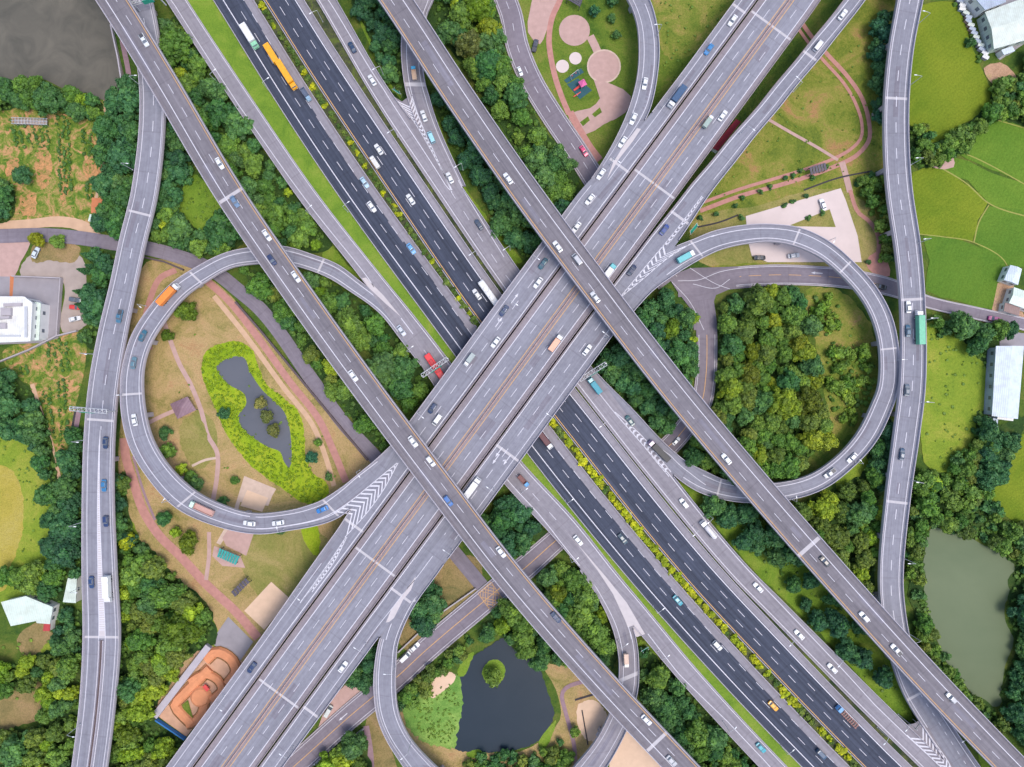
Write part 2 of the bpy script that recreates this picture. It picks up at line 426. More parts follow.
V2w = [13.5,12.8,12.3,12.5,12.6,12.8,12.9,12.5,12.8,12.9,12.4,12,12,12,12.5,13,13.5,14]
V2 = ctr('V2', [(913,-20),(909.5,0),(900.5,50),(896,100),(896,150),(899,192),(907.5,250),(912,304),(912,384),(906,434),(897.5,496),(890.5,576),(892,605),(899,645),(914,688),(936,724),(964,767),(978,787)], [-w for w in V2w], V2w,
         [10]*8+[10,9.6,9,8,7.4,6.5,5.5,5,5,5], dz=-.02)
V2b = None
T = ctr('T', [(500,-20),(504,-5),(511,15),(517,45),(531,80),(552,115),(577,152),(598,185),(630,230),(668,283)], -11.5, 11.5, 0.08)
LE = ctr('LE', [(1045,330),(1024,324),(975,313),(925,301),(893,288),(850,279),(818,276),(768,275),(724,279),(700,287),(678,288)], [-6.5,-6.5,-6.5,-6.5,-9,-10,-10,-10.5,-10,-9,-9], [6.5,6.5,6.5,6.5,9,10,10,10.5,10,9,9], 0.08)
LS = ctr('LS', [(703,300),(706,320),(707,345),(706,375),(701,404),(685,428),(668,447),(640,468),(600,503),(553,543),(526,567),(489,597),(425,651),(398,676),(350,716),(310,752),(280,779)], [-10.5]*8+[-11.5]*2+[-12.5]*7, [10.5]*8+[11.5]*2+[12.5]*7, 0.072)
W = ctr('W', [(-20,236),(0,236),(42,235),(80,238),(112,243),(146,248),(180,257),(212,270),(238,290),(262,311),(312,380),(345,425),(375,457),(415,505),(458,557),(482,586)], -7, 7, 0.066)
asphalt('road_deck', (0.232, 0.232, 0.272), .17, .12)
asphalt('road_flyover', (0.178, 0.165, 0.185), 0.24, 0.12)
asphalt('road_dark', (0.052, 0.061, 0.090), 0.4, 0.16)
asphalt('road_light', (0.256, 0.240, 0.268), 0.16, 0.16)
asphalt('road_local', (0.215, 0.188, 0.222), 0.12, 0.2)
asphalt('shoulder', (0.252, 0.222, 0.244), 0.12, 0.15)
plain('concrete', (0.36, 0.33, 0.35), 0.85, 0.2, var=.2, scale=.35)
plain('rail_concrete', (0.40, 0.37, 0.41), 0.85, 0.2, var=.16, scale=.4)
plain('wall_and_slot_shade', (0.11, 0.085, 0.09), 0.9, 0.1, var=.3, scale=.5)
plain('paint_white', (0.56, 0.55, 0.60), 0.7, 0.2, var=.22, scale=1.2)
plain('paint_orange', (0.55, 0.32, 0.13), 0.7, 0.2, var=.2, scale=1.2)
plain('gore_pale', (0.48, 0.44, 0.45), 0.85, 0.2, var=.13, scale=.5)
plain('joint', (0.43, 0.41, 0.43), 0.8, 0.2, var=.15)
plain('galv', (0.5, 0.51, 0.53), 0.45, 0.5, 0.3)
plain('dark_metal', (0.06, 0.06, 0.07), 0.5, 0.5)
plain('tyre', (0.02, 0.02, 0.022), 0.8, 0.2)
plain('glass', (0.12, 0.14, 0.17), 0.1, 0.8, var=.05)
plain('lamp_glass', (0.75, 0.76, 0.78), 0.2, 0.6, var=.03)
plain('tail_red', (0.45, 0.02, 0.02), 0.3, 0.5, var=.05)
plain('bark', (0.13, 0.09, 0.06), 0.9, 0.1, var=.3, scale=3)
plain('sign_green', (0.02, 0.32, 0.22), 0.5, 0.4, var=.08)
plain('white_wall', (0.72, 0.72, 0.71), 0.7, 0.3, var=.1, scale=.4)
plain('blue_fence', (0.03, 0.16, 0.42), 0.6, 0.3)
plain('brick_path', (0.40, 0.20, 0.17), 0.9, 0.15, var=.28, scale=.6)
plain('pale_path', (0.50, 0.38, 0.31), 0.9, 0.15, var=.22, scale=.5)
plain('plaza', (0.42, 0.28, 0.25), 0.9, 0.15, var=.2, scale=.5)
plain('mauve_stone', (0.26, 0.17, 0.19), 0.9, 0.15, var=.25, scale=.8)
plain('concrete_yard', (0.27, 0.25, 0.27), 0.9, 0.15, var=.22, scale=.22)
plain('lot_concrete', (0.56, 0.47, 0.45), 0.9, 0.15, var=.1, scale=.2)
plain('dirt_road', (0.50, 0.33, 0.22), 0.95, 0.1, var=.2, scale=.4)
plain('track_clay', (0.60, 0.255, 0.13), 0.95, 0.1, var=.22, scale=.5)
plain('sand_pale', (0.60, 0.43, 0.31), 0.95, 0.1, var=.14, scale=.4)
plain('play_mat', (0.03, 0.09, 0.11), 0.8, 0.2, var=.2, scale=.6)
plain('play_red', (0.62, 0.07, 0.06), 0.5, 0.4); plain('play_pink', (0.6, 0.12, 0.3), 0.5, 0.4)
plain('clay_roof', (0.46, 0.17, 0.08), 0.85, 0.15, var=.2, scale=.6)
plain('ditch', (0.05, 0.045, 0.05), 0.9, 0.2)
plain('red_shed', (0.2, 0.02, 0.035), 0.7, 0.2, var=.3, scale=.6)
plain('yard_gravel', (0.34, 0.28, 0.25), 0.95, 0.1, var=.3, scale=.25)
metalroof('roof_pale_green', (0.56, 0.62, 0.57), 0.3); metalroof('roof_white', (0.70, 0.71, 0.70), 0.0)
metalroof('roof_blue_white', (0.55, 0.63, 0.70), 0.1); metalroof('roof_grey_blue', (0.36, 0.42, 0.52), 0.1)
metalroof('roof_dark', (0.085, 0.075, 0.10), 0.4, .3); metalroof('roof_teal', (0.03, 0.30, 0.27), 0.4, .25); metalroof('roof_rust', (0.23, 0.15, 0.14), 0.2)
metalroof('roof_plum', (0.24, 0.15, 0.18), 0.5, .3); metalroof('roof_mint', (0.58, 0.67, 0.60), 0.2); metalroof('roof_red', (0.42, 0.05, 0.05), .2)
grassy('ground', [(0.30, (0.03, 0.075, 0.016)), (0.5, (0.075, 0.125, 0.02)), (0.68, (0.14, 0.155, 0.035))])
grassy('grass_bright', [(0.3, (0.105, 0.195, 0.022)), (0.5, (0.155, 0.25, 0.028)), (0.7, (0.22, 0.28, 0.045))])
grassy('grass_park', [(0.30, (0.08, 0.125, 0.02)), (0.45, (0.155, 0.19, 0.028)), (0.57, (0.235, 0.225, 0.05)), (0.70, (0.34, 0.19, 0.085))], 0.06)
grassy('grass_plaza', [(0.30, (0.055, 0.115, 0.016)), (0.5, (0.125, 0.185, 0.025)), (0.66, (0.19, 0.20, 0.045)), (0.78, (0.27, 0.17, 0.08))], 0.05)
grassy('grass_dry', [(0.30, (0.19, 0.18, 0.05)), (0.46, (0.33, 0.25, 0.10)), (0.6, (0.42, 0.29, 0.14)), (0.72, (0.38, 0.22, 0.11))], 0.07)
grassy('grass_field', [(0.3, (0.125, 0.205, 0.024)), (0.5, (0.20, 0.275, 0.03)), (0.68, (0.29, 0.31, 0.05))], 0.05)
grassy('grass_olive', [(0.3, (0.15, 0.18, 0.04)), (0.5, (0.25, 0.23, 0.07)), (0.7, (0.34, 0.27, 0.11))], 0.06)
grassy('grass_rough', [(0.34, (0.10, 0.16, 0.022)), (0.48, (0.17, 0.205, 0.035)), (0.6, (0.26, 0.235, 0.06)), (0.72, (0.33, 0.21, 0.10))], 0.07)
grassy('algae', [(0.3, (0.10, 0.22, 0.04)), (0.5, (0.16, 0.29, 0.06)), (0.7, (0.26, 0.38, 0.09))], 0.1)
plain('track_base', (0.50, 0.30, 0.20), 0.95, 0.1, var=.25, scale=.4)
grassy('field_yellow', [(0.3, (0.27, 0.25, 0.04)), (0.5, (0.38, 0.31, 0.06)), (0.7, (0.40, 0.33, 0.09))], 0.05)
grassy('scrub_brown', [(0.3, (0.14, 0.13, 0.05)), (0.5, (0.25, 0.19, 0.08)), (0.7, (0.32, 0.22, 0.11))], 0.09)
grassy('garden', [(0.34, (0.06, 0.14, 0.02)), (0.46, (0.15, 0.21, 0.03)), (0.53, (0.27, 0.24, 0.07)), (0.60, (0.46, 0.26, 0.12)), (0.72, (0.55, 0.30, 0.15))], 0.22, 1.6)
grassy('bare_soil', [(0.36, (0.14, 0.19, 0.03)), (0.45, (0.36, 0.22, 0.09)), (0.6, (0.55, 0.27, 0.12))], 0.35, 1.6)
grassy('slit_growth', [(0.36, (0.03, 0.05, 0.02)), (0.5, (0.07, 0.075, 0.04)), (0.62, (0.10, 0.13, 0.03))], 0.12)
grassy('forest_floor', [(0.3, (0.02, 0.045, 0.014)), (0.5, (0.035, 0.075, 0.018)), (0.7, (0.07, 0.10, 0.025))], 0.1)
grassy('reed_rim', [(0.3, (0.18, 0.29, 0.014)), (0.5, (0.26, 0.36, 0.018)), (0.7, (0.33, 0.38, 0.03))], 0.1)
grassy('soil_trail', [(0.3, (0.36, 0.22, 0.14)), (0.5, (0.46, 0.29, 0.19)), (0.7, (0.40, 0.31, 0.13))], 0.1)
rows('paddy_a', (0.12, 0.185, 0.014), (0.185, 0.23, 0.02), 0.9, 0.22)
rows('paddy_b', (0.085, 0.18, 0.02), (0.13, 0.22, 0.026), 0.5, 0.22)
rows('paddy_c', (0.075, 0.165, 0.02), (0.11, 0.20, 0.024), 0.4, 0.2)
plain('bund', (0.26, 0.26, 0.07), 0.95, 0.1, var=.25, scale=.5)
watermat('water_river', (0.078, 0.074, 0.060), (0.13, 0.118, 0.094), .5, .09)
watermat('water_pond', (0.010, 0.022, 0.035), (0.016, 0.028, 0.042), .3)
watermat('water_grey', (0.085, 0.095, 0.115), (0.115, 0.12, 0.14), .4)
watermat('water_green', (0.094, 0.128, 0.066), (0.12, 0.152, 0.082), .6, .02)
leafmat('leaf'); leafmat('leaf_low', .3)
paintmat('car_paint'); paintmat('box_paint', .5, 0.0)
for k in ('water_pond', 'water_green', 'water_grey', 'water_river'): M[k].node_tree.nodes['Principled BSDF'].inputs['Specular IOR Level'].default_value = .22
plain('inner_rail', (0.26, 0.215, 0.225), 0.85, 0.2, var=.18, scale=.4)
asphalt('road_patch', (0.20, 0.19, 0.225), .2, .1)
plain('groove_shade', (0.22, 0.12, 0.05), 0.95, 0.1, var=.3)
# ------------------------------------------------------------------ helpers for markings
def tline(road, pts, sub=6):
    """traced points lying on a strip -> (function t(s), s0, s1)"""
    q = sorted(road.st(x, y) for x, y in pts)
    def f(s):
        if s <= q[0][0]: return q[0][1]
        for (a, u), (b, v) in zip(q, q[1:]):
            if s <= b: return u + (v - u) * (s - a) / max(1e-6, b - a)
        return q[-1][1]
    return f, q[0][0], q[-1][0]
def pline(mb, road, pts, w=0.24, mi=0, dash=None, phase=0):
    f, a, b = tline(road, pts); road.line(mb, f, w, a, b, dash, mi, phase=phase)
def interp_poly(pts, u):
    L = [0.0]
    for a, b in zip(pts, pts[1:]): L.append(L[-1] + (b - a).length)
    x = u * L[-1]
    for i in range(len(pts) - 1):
        if x <= L[i + 1] or i == len(pts) - 2:
            return pts[i].lerp(pts[i + 1], (x - L[i]) / max(1e-6, L[i + 1] - L[i]))
def chevrons(mb, left, right, h, u0=0.06, pitch=2.6, w=1.05, lead=0.55, z=0.02, mi=0):
    """left/right: traced edges from the tip to the nose; the stripes point at the tip"""
    l = [P(x, y, h) + Vector((0, 0, z)) for x, y in cr(left, 6)]; r = [P(x, y, h) + Vector((0, 0, z)) for x, y in cr(right, 6)]
    for e in (l, r):
        for a, b in zip(e, e[1:]):
            n = (b - a).cross(Vector((0, 0, 1))).normalized() * 0.14; mb.poly([a - n, b - n, b + n, a + n][::-1], mi)
    L = sum((b - a).length for a, b in zip(l, l[1:])); u = u0
    while u < 0.985:
        a, b = interp_poly(l, u), interp_poly(r, u); gap = (b - a).length
        back = (interp_poly(l, max(0, u - .02)) + interp_poly(r, max(0, u - .02))) / 2 - (a + b) / 2
        back.normalize(); m = (a + b) / 2 + back * min(gap * lead, L * u * .9)
        v = -back * w
        for p, q in ((a, m), (m, b)):
            f = [p, q, q + v, p + v]
            if (f[1] - f[0]).cross(f[2] - f[1]).z < 0: f.reverse()
            mb.poly(f, mi)
        u += pitch / L
def slab_poly(pts, h, z, sub=5, closed=True):
    return [P(x, y, h) + Vector((0, 0, z)) for x, y in cr(pts, sub, True)]
def arrow(mb, road, px, py, fwd=1, bend=0, L=4.6):
    s, t = road.st(px, py); c = road.at(s, t, .014); d = road.tan(s) * fwd; n = Vector((-d.y, d.x, 0))
    q = lambda a, b: c + d * a + n * b
    for f in ([q(-L/2, -.16), q(L*.15, -.16), q(L*.15, .16), q(-L/2, .16)], [q(L*.15, -.5), q(L/2, 0), q(L*.15, .5)]): mb.poly(f)
    if bend:
        b = bend
        f = [q(-.2, 0), q(.5, b * 1.0), q(.9, b * 1.0), q(.2, 0)]
        if (f[1]-f[0]).cross(f[2]-f[1]).z < 0: f.reverse()
        mb.poly(f)
        f = [q(.2, b*.8), q(1.5, b * 1.15), q(.9, b * 1.5)]
        if (f[1]-f[0]).cross(f[2]-f[1]).z < 0: f.reverse()
        mb.poly(f)
WP = ['paint_white', 'paint_orange', 'joint', 'gore_pale', 'shoulder']
WP.append('road_patch'); MARKM = [M[k] for k in WP]
UP = [FA, FB, C1, C23, C4, R1, L1, L2, R2, R3, R4, V1, V2]
LOW = {r.key: r for r in ROADS}
def viaduct(road, name, label, top, marks, rails=(0, 1), merge=(), pitch=30.0, pier_w=None, group='elevated carriageways of the interchange', piers=True, rail_h=.95, first=None, inner=()):
    root = empty(name, (road.mid[0].x, road.mid[0].y, 0)); tag(root, label, 'viaduct', group)
    mb = MB(); road.deck(mb); keep(mb.build('deck', [M[top], M['concrete']]), root)
    for sd in rails:
        runs = []; road.rail(MB(), sd, merge, h=.6 if sd in inner else rail_h, runs=runs)
        for mb in runs:
            if mb.f: keep(mb.build('parapet', M['inner_rail' if sd in inner else 'rail_concrete']), root)
    mb = MB()
    a = R.uniform(5, 40)
    while a < road.len - 30:      # resurfaced lengths of one lane
        t = R.choice([.3, .5, .68]); w = R.uniform(.12, .2); e = a + R.uniform(4, 20); road.surface(mb, t - w / 2, t + w / 2, a, e, .0025, 5); a = e + R.uniform(20, 70)
    marks(mb, road)
    if mb.f: keep(mb.build('lane_markings', MARKM), root)
    s = pitch * .45 if first is None else first
    while piers and s < road.len - 3:
        c = road.at(s, .5); d = road.tan(s); a = math.atan2(d.y, d.x); w = road.width(s)
        zt = c.z - road.thick
        ok = all(not (o is not road and o.mid[0].z < c.z - 2 and o.covers(c, 2.2) is not None and o.covers(c, 2.2) < c.z - 2) for o in ROADS)
        if ok and zt > 2.2:
            mb = MB(); pw = pier_w or w * .42
            mb.box((c.x, c.y, -.5), 1.7, pw, zt - 1.0, a)
            n = Vector((-d.y, d.x, 0))      # flared crosshead
            for k in (-1, 1):
                p = [c + n * pw / 2 * k, c + n * w * .36 * k]
            i = len(mb.v)
            for (hh, ww) in ((zt - 1.6, pw), (zt - .55, w * .68), (zt + .05, w * .68)):
                for (x, y) in ((-.9, -.5), (.9, -.5), (.9, .5), (-.9, .5)):
                    q = c + d * x + n * y * ww; mb.vert((q.x, q.y, hh))
            for r_ in (0, 4):
                for k in range(4):
                    j = (k + 1) % 4; mb.face((i + r_ + k, i + r_ + j, i + r_ + 4 + j, i + r_ + 4 + k))
            mb.face([i + 3, i + 2, i + 1, i]); mb.face([i + 8, i + 9, i + 10, i + 11])
            keep(mb.build('pier', M['concrete']), root)
        s += pitch
    return root
DASH = (4.0, 6.0)
# ------------------------------------------------------------------ the dark motorway and its side roads on their embankment
def fr(road, side, f): return road.at(road.len * f, side)
out = [E1.A[k] for k in range(E1.n + 1)] + [E2.B[k] for k in range(E2.n, -1, -1)]
mb = MB()
N = 200; ea = [E1.at(E1.len * k / N, 0) for k in range(N + 1)]; eb = [E2.at(E2.len * k / N, 1) for k in range(N + 1)]
prev = None
for a, b in zip(ea, eb):
    cur = [mb.vert(a.lerp(b, f) + Vector((0, 0, -.03))) for f in (0, .25, .5, .75, 1)] + [mb.vert(b - Vector((0, 0, 1.1))), mb.vert(a - Vector((0, 0, 1.1)))]
    if prev:
        for i in range(4): mb.face((prev[i], prev[i+1], cur[i+1], cur[i]), 0)
        for i, j in ((4, 5), (5, 6), (6, 0)): mb.face((prev[i], prev[j], cur[j], cur[i]), 1)
    prev = cur
for side, e in ((0, ea), (1, eb)):       # retaining walls, open where the local road passes underneath
    for a, b in zip(e, e[1:]):
        if LS.near((a + b) / 2)[1] < 7.5 or T.near((a + b) / 2)[1] < 5: continue
        q = [Vector((a.x, a.y, -.5)), Vector((b.x, b.y, -.5)), b - Vector((0, 0, 1.1)), a - Vector((0, 0, 1.1))]
        mb.poly(q if side == 0 else q[::-1], 1)
struct(mb.build('embankment', [M['grass_bright'], M['concrete']]))
def ribbon(name, mat, ra, sa, rb, sb, z, f0=0, f1=1, n=240):
    mb = MB(); prev = None
    for k in range(n + 1):
        f = f0 + (f1 - f0) * k / n
        a, b = fr(ra, sa, f), fr(rb, sb, f); a = a + Vector((0, 0, z)); b = b + Vector((0, 0, z)); cur = (mb.vert(a), mb.vert(b))
        if prev: mb.face((prev[0], prev[1], cur[1], cur[0]))
        prev = cur
    return struct(mb.build(name, M[mat]))
ribbon('verge', 'slit_growth', D1, 1, D2, 0, -.012)
ribbon('verge', 'slit_growth', D2, 1, E2, 0, -.012)
# D1: pale old lane by the median, dark new asphalt over the rest
mb = MB(); D1.surface(mb, dz=0.0); struct(mb.build('motorway', M['road_light']))
mb = MB()
n = int(D1.len / 10)
for k in range(n): D1.surface(mb, 0.012, .745 + R.uniform(-.02, .03), k * D1.len / n, (k + 1) * D1.len / n, .004)
struct(mb.build('motorway', M['road_dark']))
mb = MB(); D2.surface(mb, 0, .80); D2.surface(mb, .80, 1.0, mi=1); struct(mb.build('motorway', [M['road_dark'], M['road_light']]))
mb = MB()
D1.line(mb, .25, .34); D1.line(mb, .515, .19, dash=DASH); D1.line(mb, .745, .19, dash=DASH, phase=3)
D1.line(mb, .945, .2, mi=4); D1.line(mb, .012, .16, mi=2)
D2.line(mb, .065, .28, mi=1); D2.line(mb, .065 + .235, .19, dash=DASH); D2.line(mb, .065 + .475, .19, dash=DASH, phase=7.5); D2.line(mb, .775, .36)
struct(mb.build('lane_markings', MARKM))
mb = MB(); E1.surface(mb, dz=.002); E2.surface(mb, dz=.002); struct(mb.build('side_road', M['road_light']))
mb = MB()
pline(mb, E1, [(163,-10),(174,4),(238,104),(300,192),(366,275),(374,287)]); E1.line(mb, .9, .26, 0)
pline(mb, E1, [(401,318),(413,334)], .3); pline(mb, E1, [(424,350),(432,361),(446,378),(470,410),(500,450),(512,466)], .18, dash=DASH)
pline(mb, E1, [(505,477),(538,513),(560,541),(580,566)], .26)
pline(mb, E1, [(516,474),(549,512),(564,529)], .18, dash=DASH)
pline(mb, E1, [(648,634),(678,673),(700,695),(727,721),(764,760),(780,778)], .26)
E2.line(mb, .14, .28, 0); pline(mb, E2, [(321,-10),(331,4),(384,90),(446,186),(452,192)], .28)
pline(mb, E2, [(450,190),(478,234),(504,273),(530,305),(585,372),(600,392)], .18, dash=DASH)
pline(mb, E2, [(458,180),(466,195),(486,228),(504,257)], .24)
pline(mb, E2, [(614,412),(642,444),(669,474),(690,501),(754,576),(765,588),(845,672),(875,705),(906,735),(941,767)], .28)
pline(mb, E2, [(598,392),(614,412)], .24)
struct(mb.build('lane_markings', MARKM))
for q in ([(393,96),(402,101.5),(408,97),(416,115),(427,142),(449,189),(440,180),(424,150),(405,116)], [(905,725),(914,723.5),(923,718),(938,744),(960,775),(972,792),(948,785),(930,757)]):
    mb = MB(); mb.poly([P(x, y, HM) + Vector((0, 0, .004)) for x, y in q]); o = mb.build('paved_gore', M['road_light'])
    if o.data.polygons[0].normal.z < 0: o.data.flip_normals()
    struct(o)
# pale gores
def gore(name, pts, h, z=.012, mat='gore_pale'):
    mb = MB(); mb.poly(slab_poly(pts, h, z, 1) if False else [P(x, y, h) + Vector((0, 0, z)) for x, y in pts][::1]);
    o = mb.build(name, M[mat]); return o
def up(o):
    me = o.data
    if me.polygons[0].normal.z < 0: me.flip_normals()
    return o
struct(up(gore('paved_gore', [(361,278.5),(366,277.5),(384,296),(401,317),(385,303),(369,288)], HM)))
struct(up(gore('paved_gore', [(564,529),(588,556),(606,577),(627,603),(645,634),(637,637),(630,633),(625,620),(613,594),(598,571),(582,550)], HM)))
mb = MB(); chevrons(mb, [(452,190),(432,152),(410,116),(396,100)], [(451,190),(434,152),(420,120),(412,96)], HM, pitch=1.9, w=.75); struct(mb.build('chevron_markings', MARKM))
mb = MB(); chevrons(mb, [(952,775),(941,767),(922,749),(907,735)], [(953,775),(950,765),(935,743),(920,721)], HM, pitch=2.2, w=.85); struct(mb.build('chevron_markings', MARKM))
mb = MB(); chevrons(mb, [(614,412),(642,444),(655,460),(669,476.5)], [(615,412),(643,437),(660,458),(671,472)], HM, u0=.2, pitch=2.2, w=.8, lead=.35); struct(mb.build('chevron_markings', MARKM))
# low barriers along the embankment roads
def barrier(label, road, side, others=(), h=.75, w=.36, s0=0, s1=None, name='crash_barrier', mat='rail_concrete'):
    runs = []; road.rail(MB(), side, others, h, w, s0, s1, runs=runs)
    root = empty(name, (road.at(s0, side).x, road.at(s0, side).y, HM)); tag(root, label, 'barrier', 'low barriers along the dark motorway')
    for mb in runs:
        if mb.f: keep(mb.build('barrier_run', M[mat]), root)
barrier('low barrier between the grass strip and the left edge of the dark motorway', D1, 0)
barrier('low barrier along the left side of the planted motorway median', D1, 1, h=.6)
barrier('low barrier along the right side of the planted motorway median, by the orange line', D2, 0, h=.6)
barrier('low barrier on the right shoulder of the right dark carriageway', D2, 1)
barrier('low barrier along the outer left edge of the left side road', E1, 0, [L1, R4], .9)
barrier('low barrier between the left side road and the bright grass strip', E1, 1, h=.5)
barrier('low barrier along the inner edge of the right side road', E2, 0, h=.8)
barrier('low barrier along the outer right edge of the right side road', E2, 1, [L2, R2, V2], .9)

# ------------------------------------------------------------------ viaducts
def jts(mb, road, pts, w=.9, t0=.01, t1=.99):
    for x, y in pts:
        s, t = road.st(x, y)
        if 1 < s < road.len - 2: road.joint(mb, s, w, t0, t1, 2)
def m_FA(mb, r):
    r.line(mb, .30, .28); r.line(mb, .605, .18, dash=DASH); r.line(mb, .895, .24, mi=1)
    jts(mb, r, [(239,188),(655,741)], 1.3)
def m_FB(mb, r):
    r.line(mb, .69, .28); r.line(mb, .365, .18, dash=DASH); r.line(mb, .10, .24, mi=1)
    jts(mb, r, [(808,545)], 1.5)
viaduct(FA, 'flyover', 'long high flyover from the river at top left to the bottom edge, passing over everything', 'road_flyover', m_FA, group='high flyovers')
viaduct(FB, 'flyover', 'long high flyover from the top centre to the lower right corner, beside the green pond', 'road_flyover', m_FB, group='high flyovers')
def m_C23(mb, r):
    r.surface(mb, 0, .112, dz=.004, mi=4); r.surface(mb, .89, 1, dz=.004, mi=4); r.surface(mb, .447, .553, dz=.004, mi=4)
    for t in (.119, .881): r.line(mb, t, .28)
    for t in (.433, .567): r.line(mb, t, .24, mi=1)
    r.line(mb, .286, .18, dash=DASH); r.line(mb, .714, .18, dash=DASH, phase=4)
    jts(mb, r, [(771,24),(652,181),(372,558),(290,700)], .9)
c23 = viaduct(C23, 'wide_viaduct', 'middle carriageway of the wide deck, four lanes with double orange median lines', 'road_deck', m_C23, group='wide deck from top right to bottom left', pier_w=14, inner=(0, 1))
mb = MB()
s = 0
for s0, s1 in ((0, C23.len),):
    prev = None; n = int(C23.len / 2)
    for k in range(n + 1):
        s = k * C23.len / n; a, b = C23.at(s, .488), C23.at(s, .512)
        c = [mb.vert(a), mb.vert(a.lerp(b, .25) + Vector((0, 0, .7))), mb.vert(a.lerp(b, .75) + Vector((0, 0, .7))), mb.vert(b)]
        if prev:
            for i in range(3): mb.face((prev[i], prev[i+1], c[i+1], c[i]))
        prev = c
keep(mb.build('median_barrier', M['plaza']), c23)
def dxl(mb, r, rows, w=.2, mi=0, dash=None, phase=0): pline(mb, r, [(ax(y) + d, y) for y, d in rows], w, mi, dash, phase)
def m_C1(mb, r):
    prev = None; mbx = mb
    dxl(mb, r, [(-15,-36),(96,-36),(321,-36),(537,-37),(775,-39)], .3)
    dxl(mb, r, [(-15,-47.7),(60,-47.7),(120,-48),(160,-49),(180,-49)])
    dxl(mb, r, [(196,-49.4),(321,-49.4),(440,-49.4)], dash=DASH)
    dxl(mb, r, [(185,-62.5),(321,-62.5),(420,-62)])
    dxl(mb, r, [(563,-53),(650,-52),(775,-52)])
    jts(mb, r, [(ax(8)-44, 8),(ax(520)-46, 528),(ax(163)-55, 160)], 1.0)
    arrow(mb, r, 515, 298, -1, 0); arrow(mb, r, 499, 322, -1, .8)
c1v = viaduct(C1, 'wide_viaduct', 'upper left carriageway of the wide deck, joined by the left loop ramp', 'road_deck', m_C1, group='wide deck from top right to bottom left', merge=[R1, L1], inner=(1,))
def m_C4(mb, r):
    dxl(mb, r, [(-15,60),(0,58.5),(48,54.5),(96,50.5),(150,43.5),(192,39.5),(241,36.5),(321,35.5),(537,36),(775,36.5)], .28)
    dxl(mb, r, [(-15,72),(0,70),(48,66.5),(96,62.5),(150,58),(180,56)])
    dxl(mb, r, [(322,49),(440,49),(500,49),(535,49)], dash=DASH)
    dxl(mb, r, [(330,62.5),(440,62.5),(540,63)])
    dxl(mb, r, [(556,53),(600,51),(640,50),(775,49.5)])
    jts(mb, r, [(ax(54)+63, 57),(ax(215)+47, 215),(ax(455)+50, 449),(ax(597)+52, 594),(ax(708)+45, 712)], 1.0)
    arrow(mb, r, 499, 452, 1, 0); arrow(mb, r, 507, 460, 1, -.8); arrow(mb, r, 496, 459, 1, 0)
c4 = viaduct(C4, 'wide_viaduct', 'lower right carriageway of the wide deck, splitting off alone towards the top right', 'road_deck', m_C4, group='wide deck from top right to bottom left', merge=[L2, R3], inner=(0,))
# ramps
def m_R1(mb, r):
    r.line(mb, .27, .24, 0, r.len - 6); pline(mb, r, [(645,2),(653,27),(655,50),(653,78),(647,105),(637,130),(624,150)], .26)
viaduct(R1, 'curved_ramp', 'curved ramp at the top running past the playground onto the wide deck', 'road_deck', m_R1, merge=[C1], group='curved ramps')
def m_L1(mb, r):
    r.line(mb, .24, .26, 30, r.len - 22); pline(mb, r, [(378,461),(352,481),(325,502.5),(290,514),(256,517)], .24)
    pline(mb, r, [(332,513.5),(322,518.5),(292,525),(256,528.5)], .26); r.line(mb, .80, .26, r.st(250, 517)[0], r.len - 16)
    pline(mb, r, [(396,462),(374,482),(352,500),(332,513.5)], .26)
    jts(mb, r, [(194,277),(134,395),(190,496),(320,265),(333,510)], .8)
    mb2 = MB()
viaduct(L1, 'loop_ramp', 'loop ramp circling the park with the bright green rimmed pond on the left', 'road_deck', m_L1, merge=[C1, E1], group='loop ramps')
def m_L2(mb, r):
    pline(mb, r, [(621,296),(636,287),(666,259.5),(692,243),(715,235)], .26)
    s0 = r.st(712, 236)[0]; r.line(mb, .24, .26, s0, r.st(690, 466)[0])
    r.line(mb, .78, .26, r.st(665, 275)[0], r.st(700, 482)[0])
    pline(mb, r, [(706,485),(690,473),(670,455),(650,440)], .24)
    jts(mb, r, [(697,252),(886,348),(720,489),(846,265),(796,236)], .7)
viaduct(L2, 'loop_ramp', 'loop ramp circling the dense wood on the right', 'road_deck', m_L2, merge=[C4, E2], group='loop ramps')
def m_R2(mb, r):
    r.line(mb, .25, .24, 0, r.st(410, 98)[0]); r.line(mb, .80, .24); jts(mb, r, [(413,83)], 1.5)
    pline(mb, r, [(408,90),(418,118),(432,150),(445,178)], .24)
viaduct(R2, 'curved_ramp', 'short ramp off the right side road under the flyover, by the green sign', 'road_light', m_R2, merge=[E2], group='curved ramps')
def m_R3(mb, r):
    r.line(mb, .22, .24, r.st(386, 640)[0], r.len); r.line(mb, .80, .24, 6, r.len); jts(mb, r, [(407,598)], .9); r.line(mb, .12, .2, r.st(386, 640)[0], r.len, mi=2)
    pline(mb, r, [(430,560),(412,585),(400,604),(392,622),(386,640)], .24)
viaduct(R3, 'curved_ramp', 'curved ramp at the bottom dropping from the wide deck beside the dark pond', 'road_deck', m_R3, merge=[C4], group='curved ramps')
def m_R4(mb, r):
    r.line(mb, .24, .24, r.st(590, 580)[0]); r.line(mb, .80, .24, r.st(624, 634)[0]); jts(mb, r, [(628,675)], 1.6)
    pline(mb, r, [(590,566),(606,585),(622,612),(632,640)], .24)
viaduct(R4, 'curved_ramp', 'curved ramp at the bottom leaving the left side road and passing under the high flyover', 'road_light', m_R4, merge=[E1], group='curved ramps')
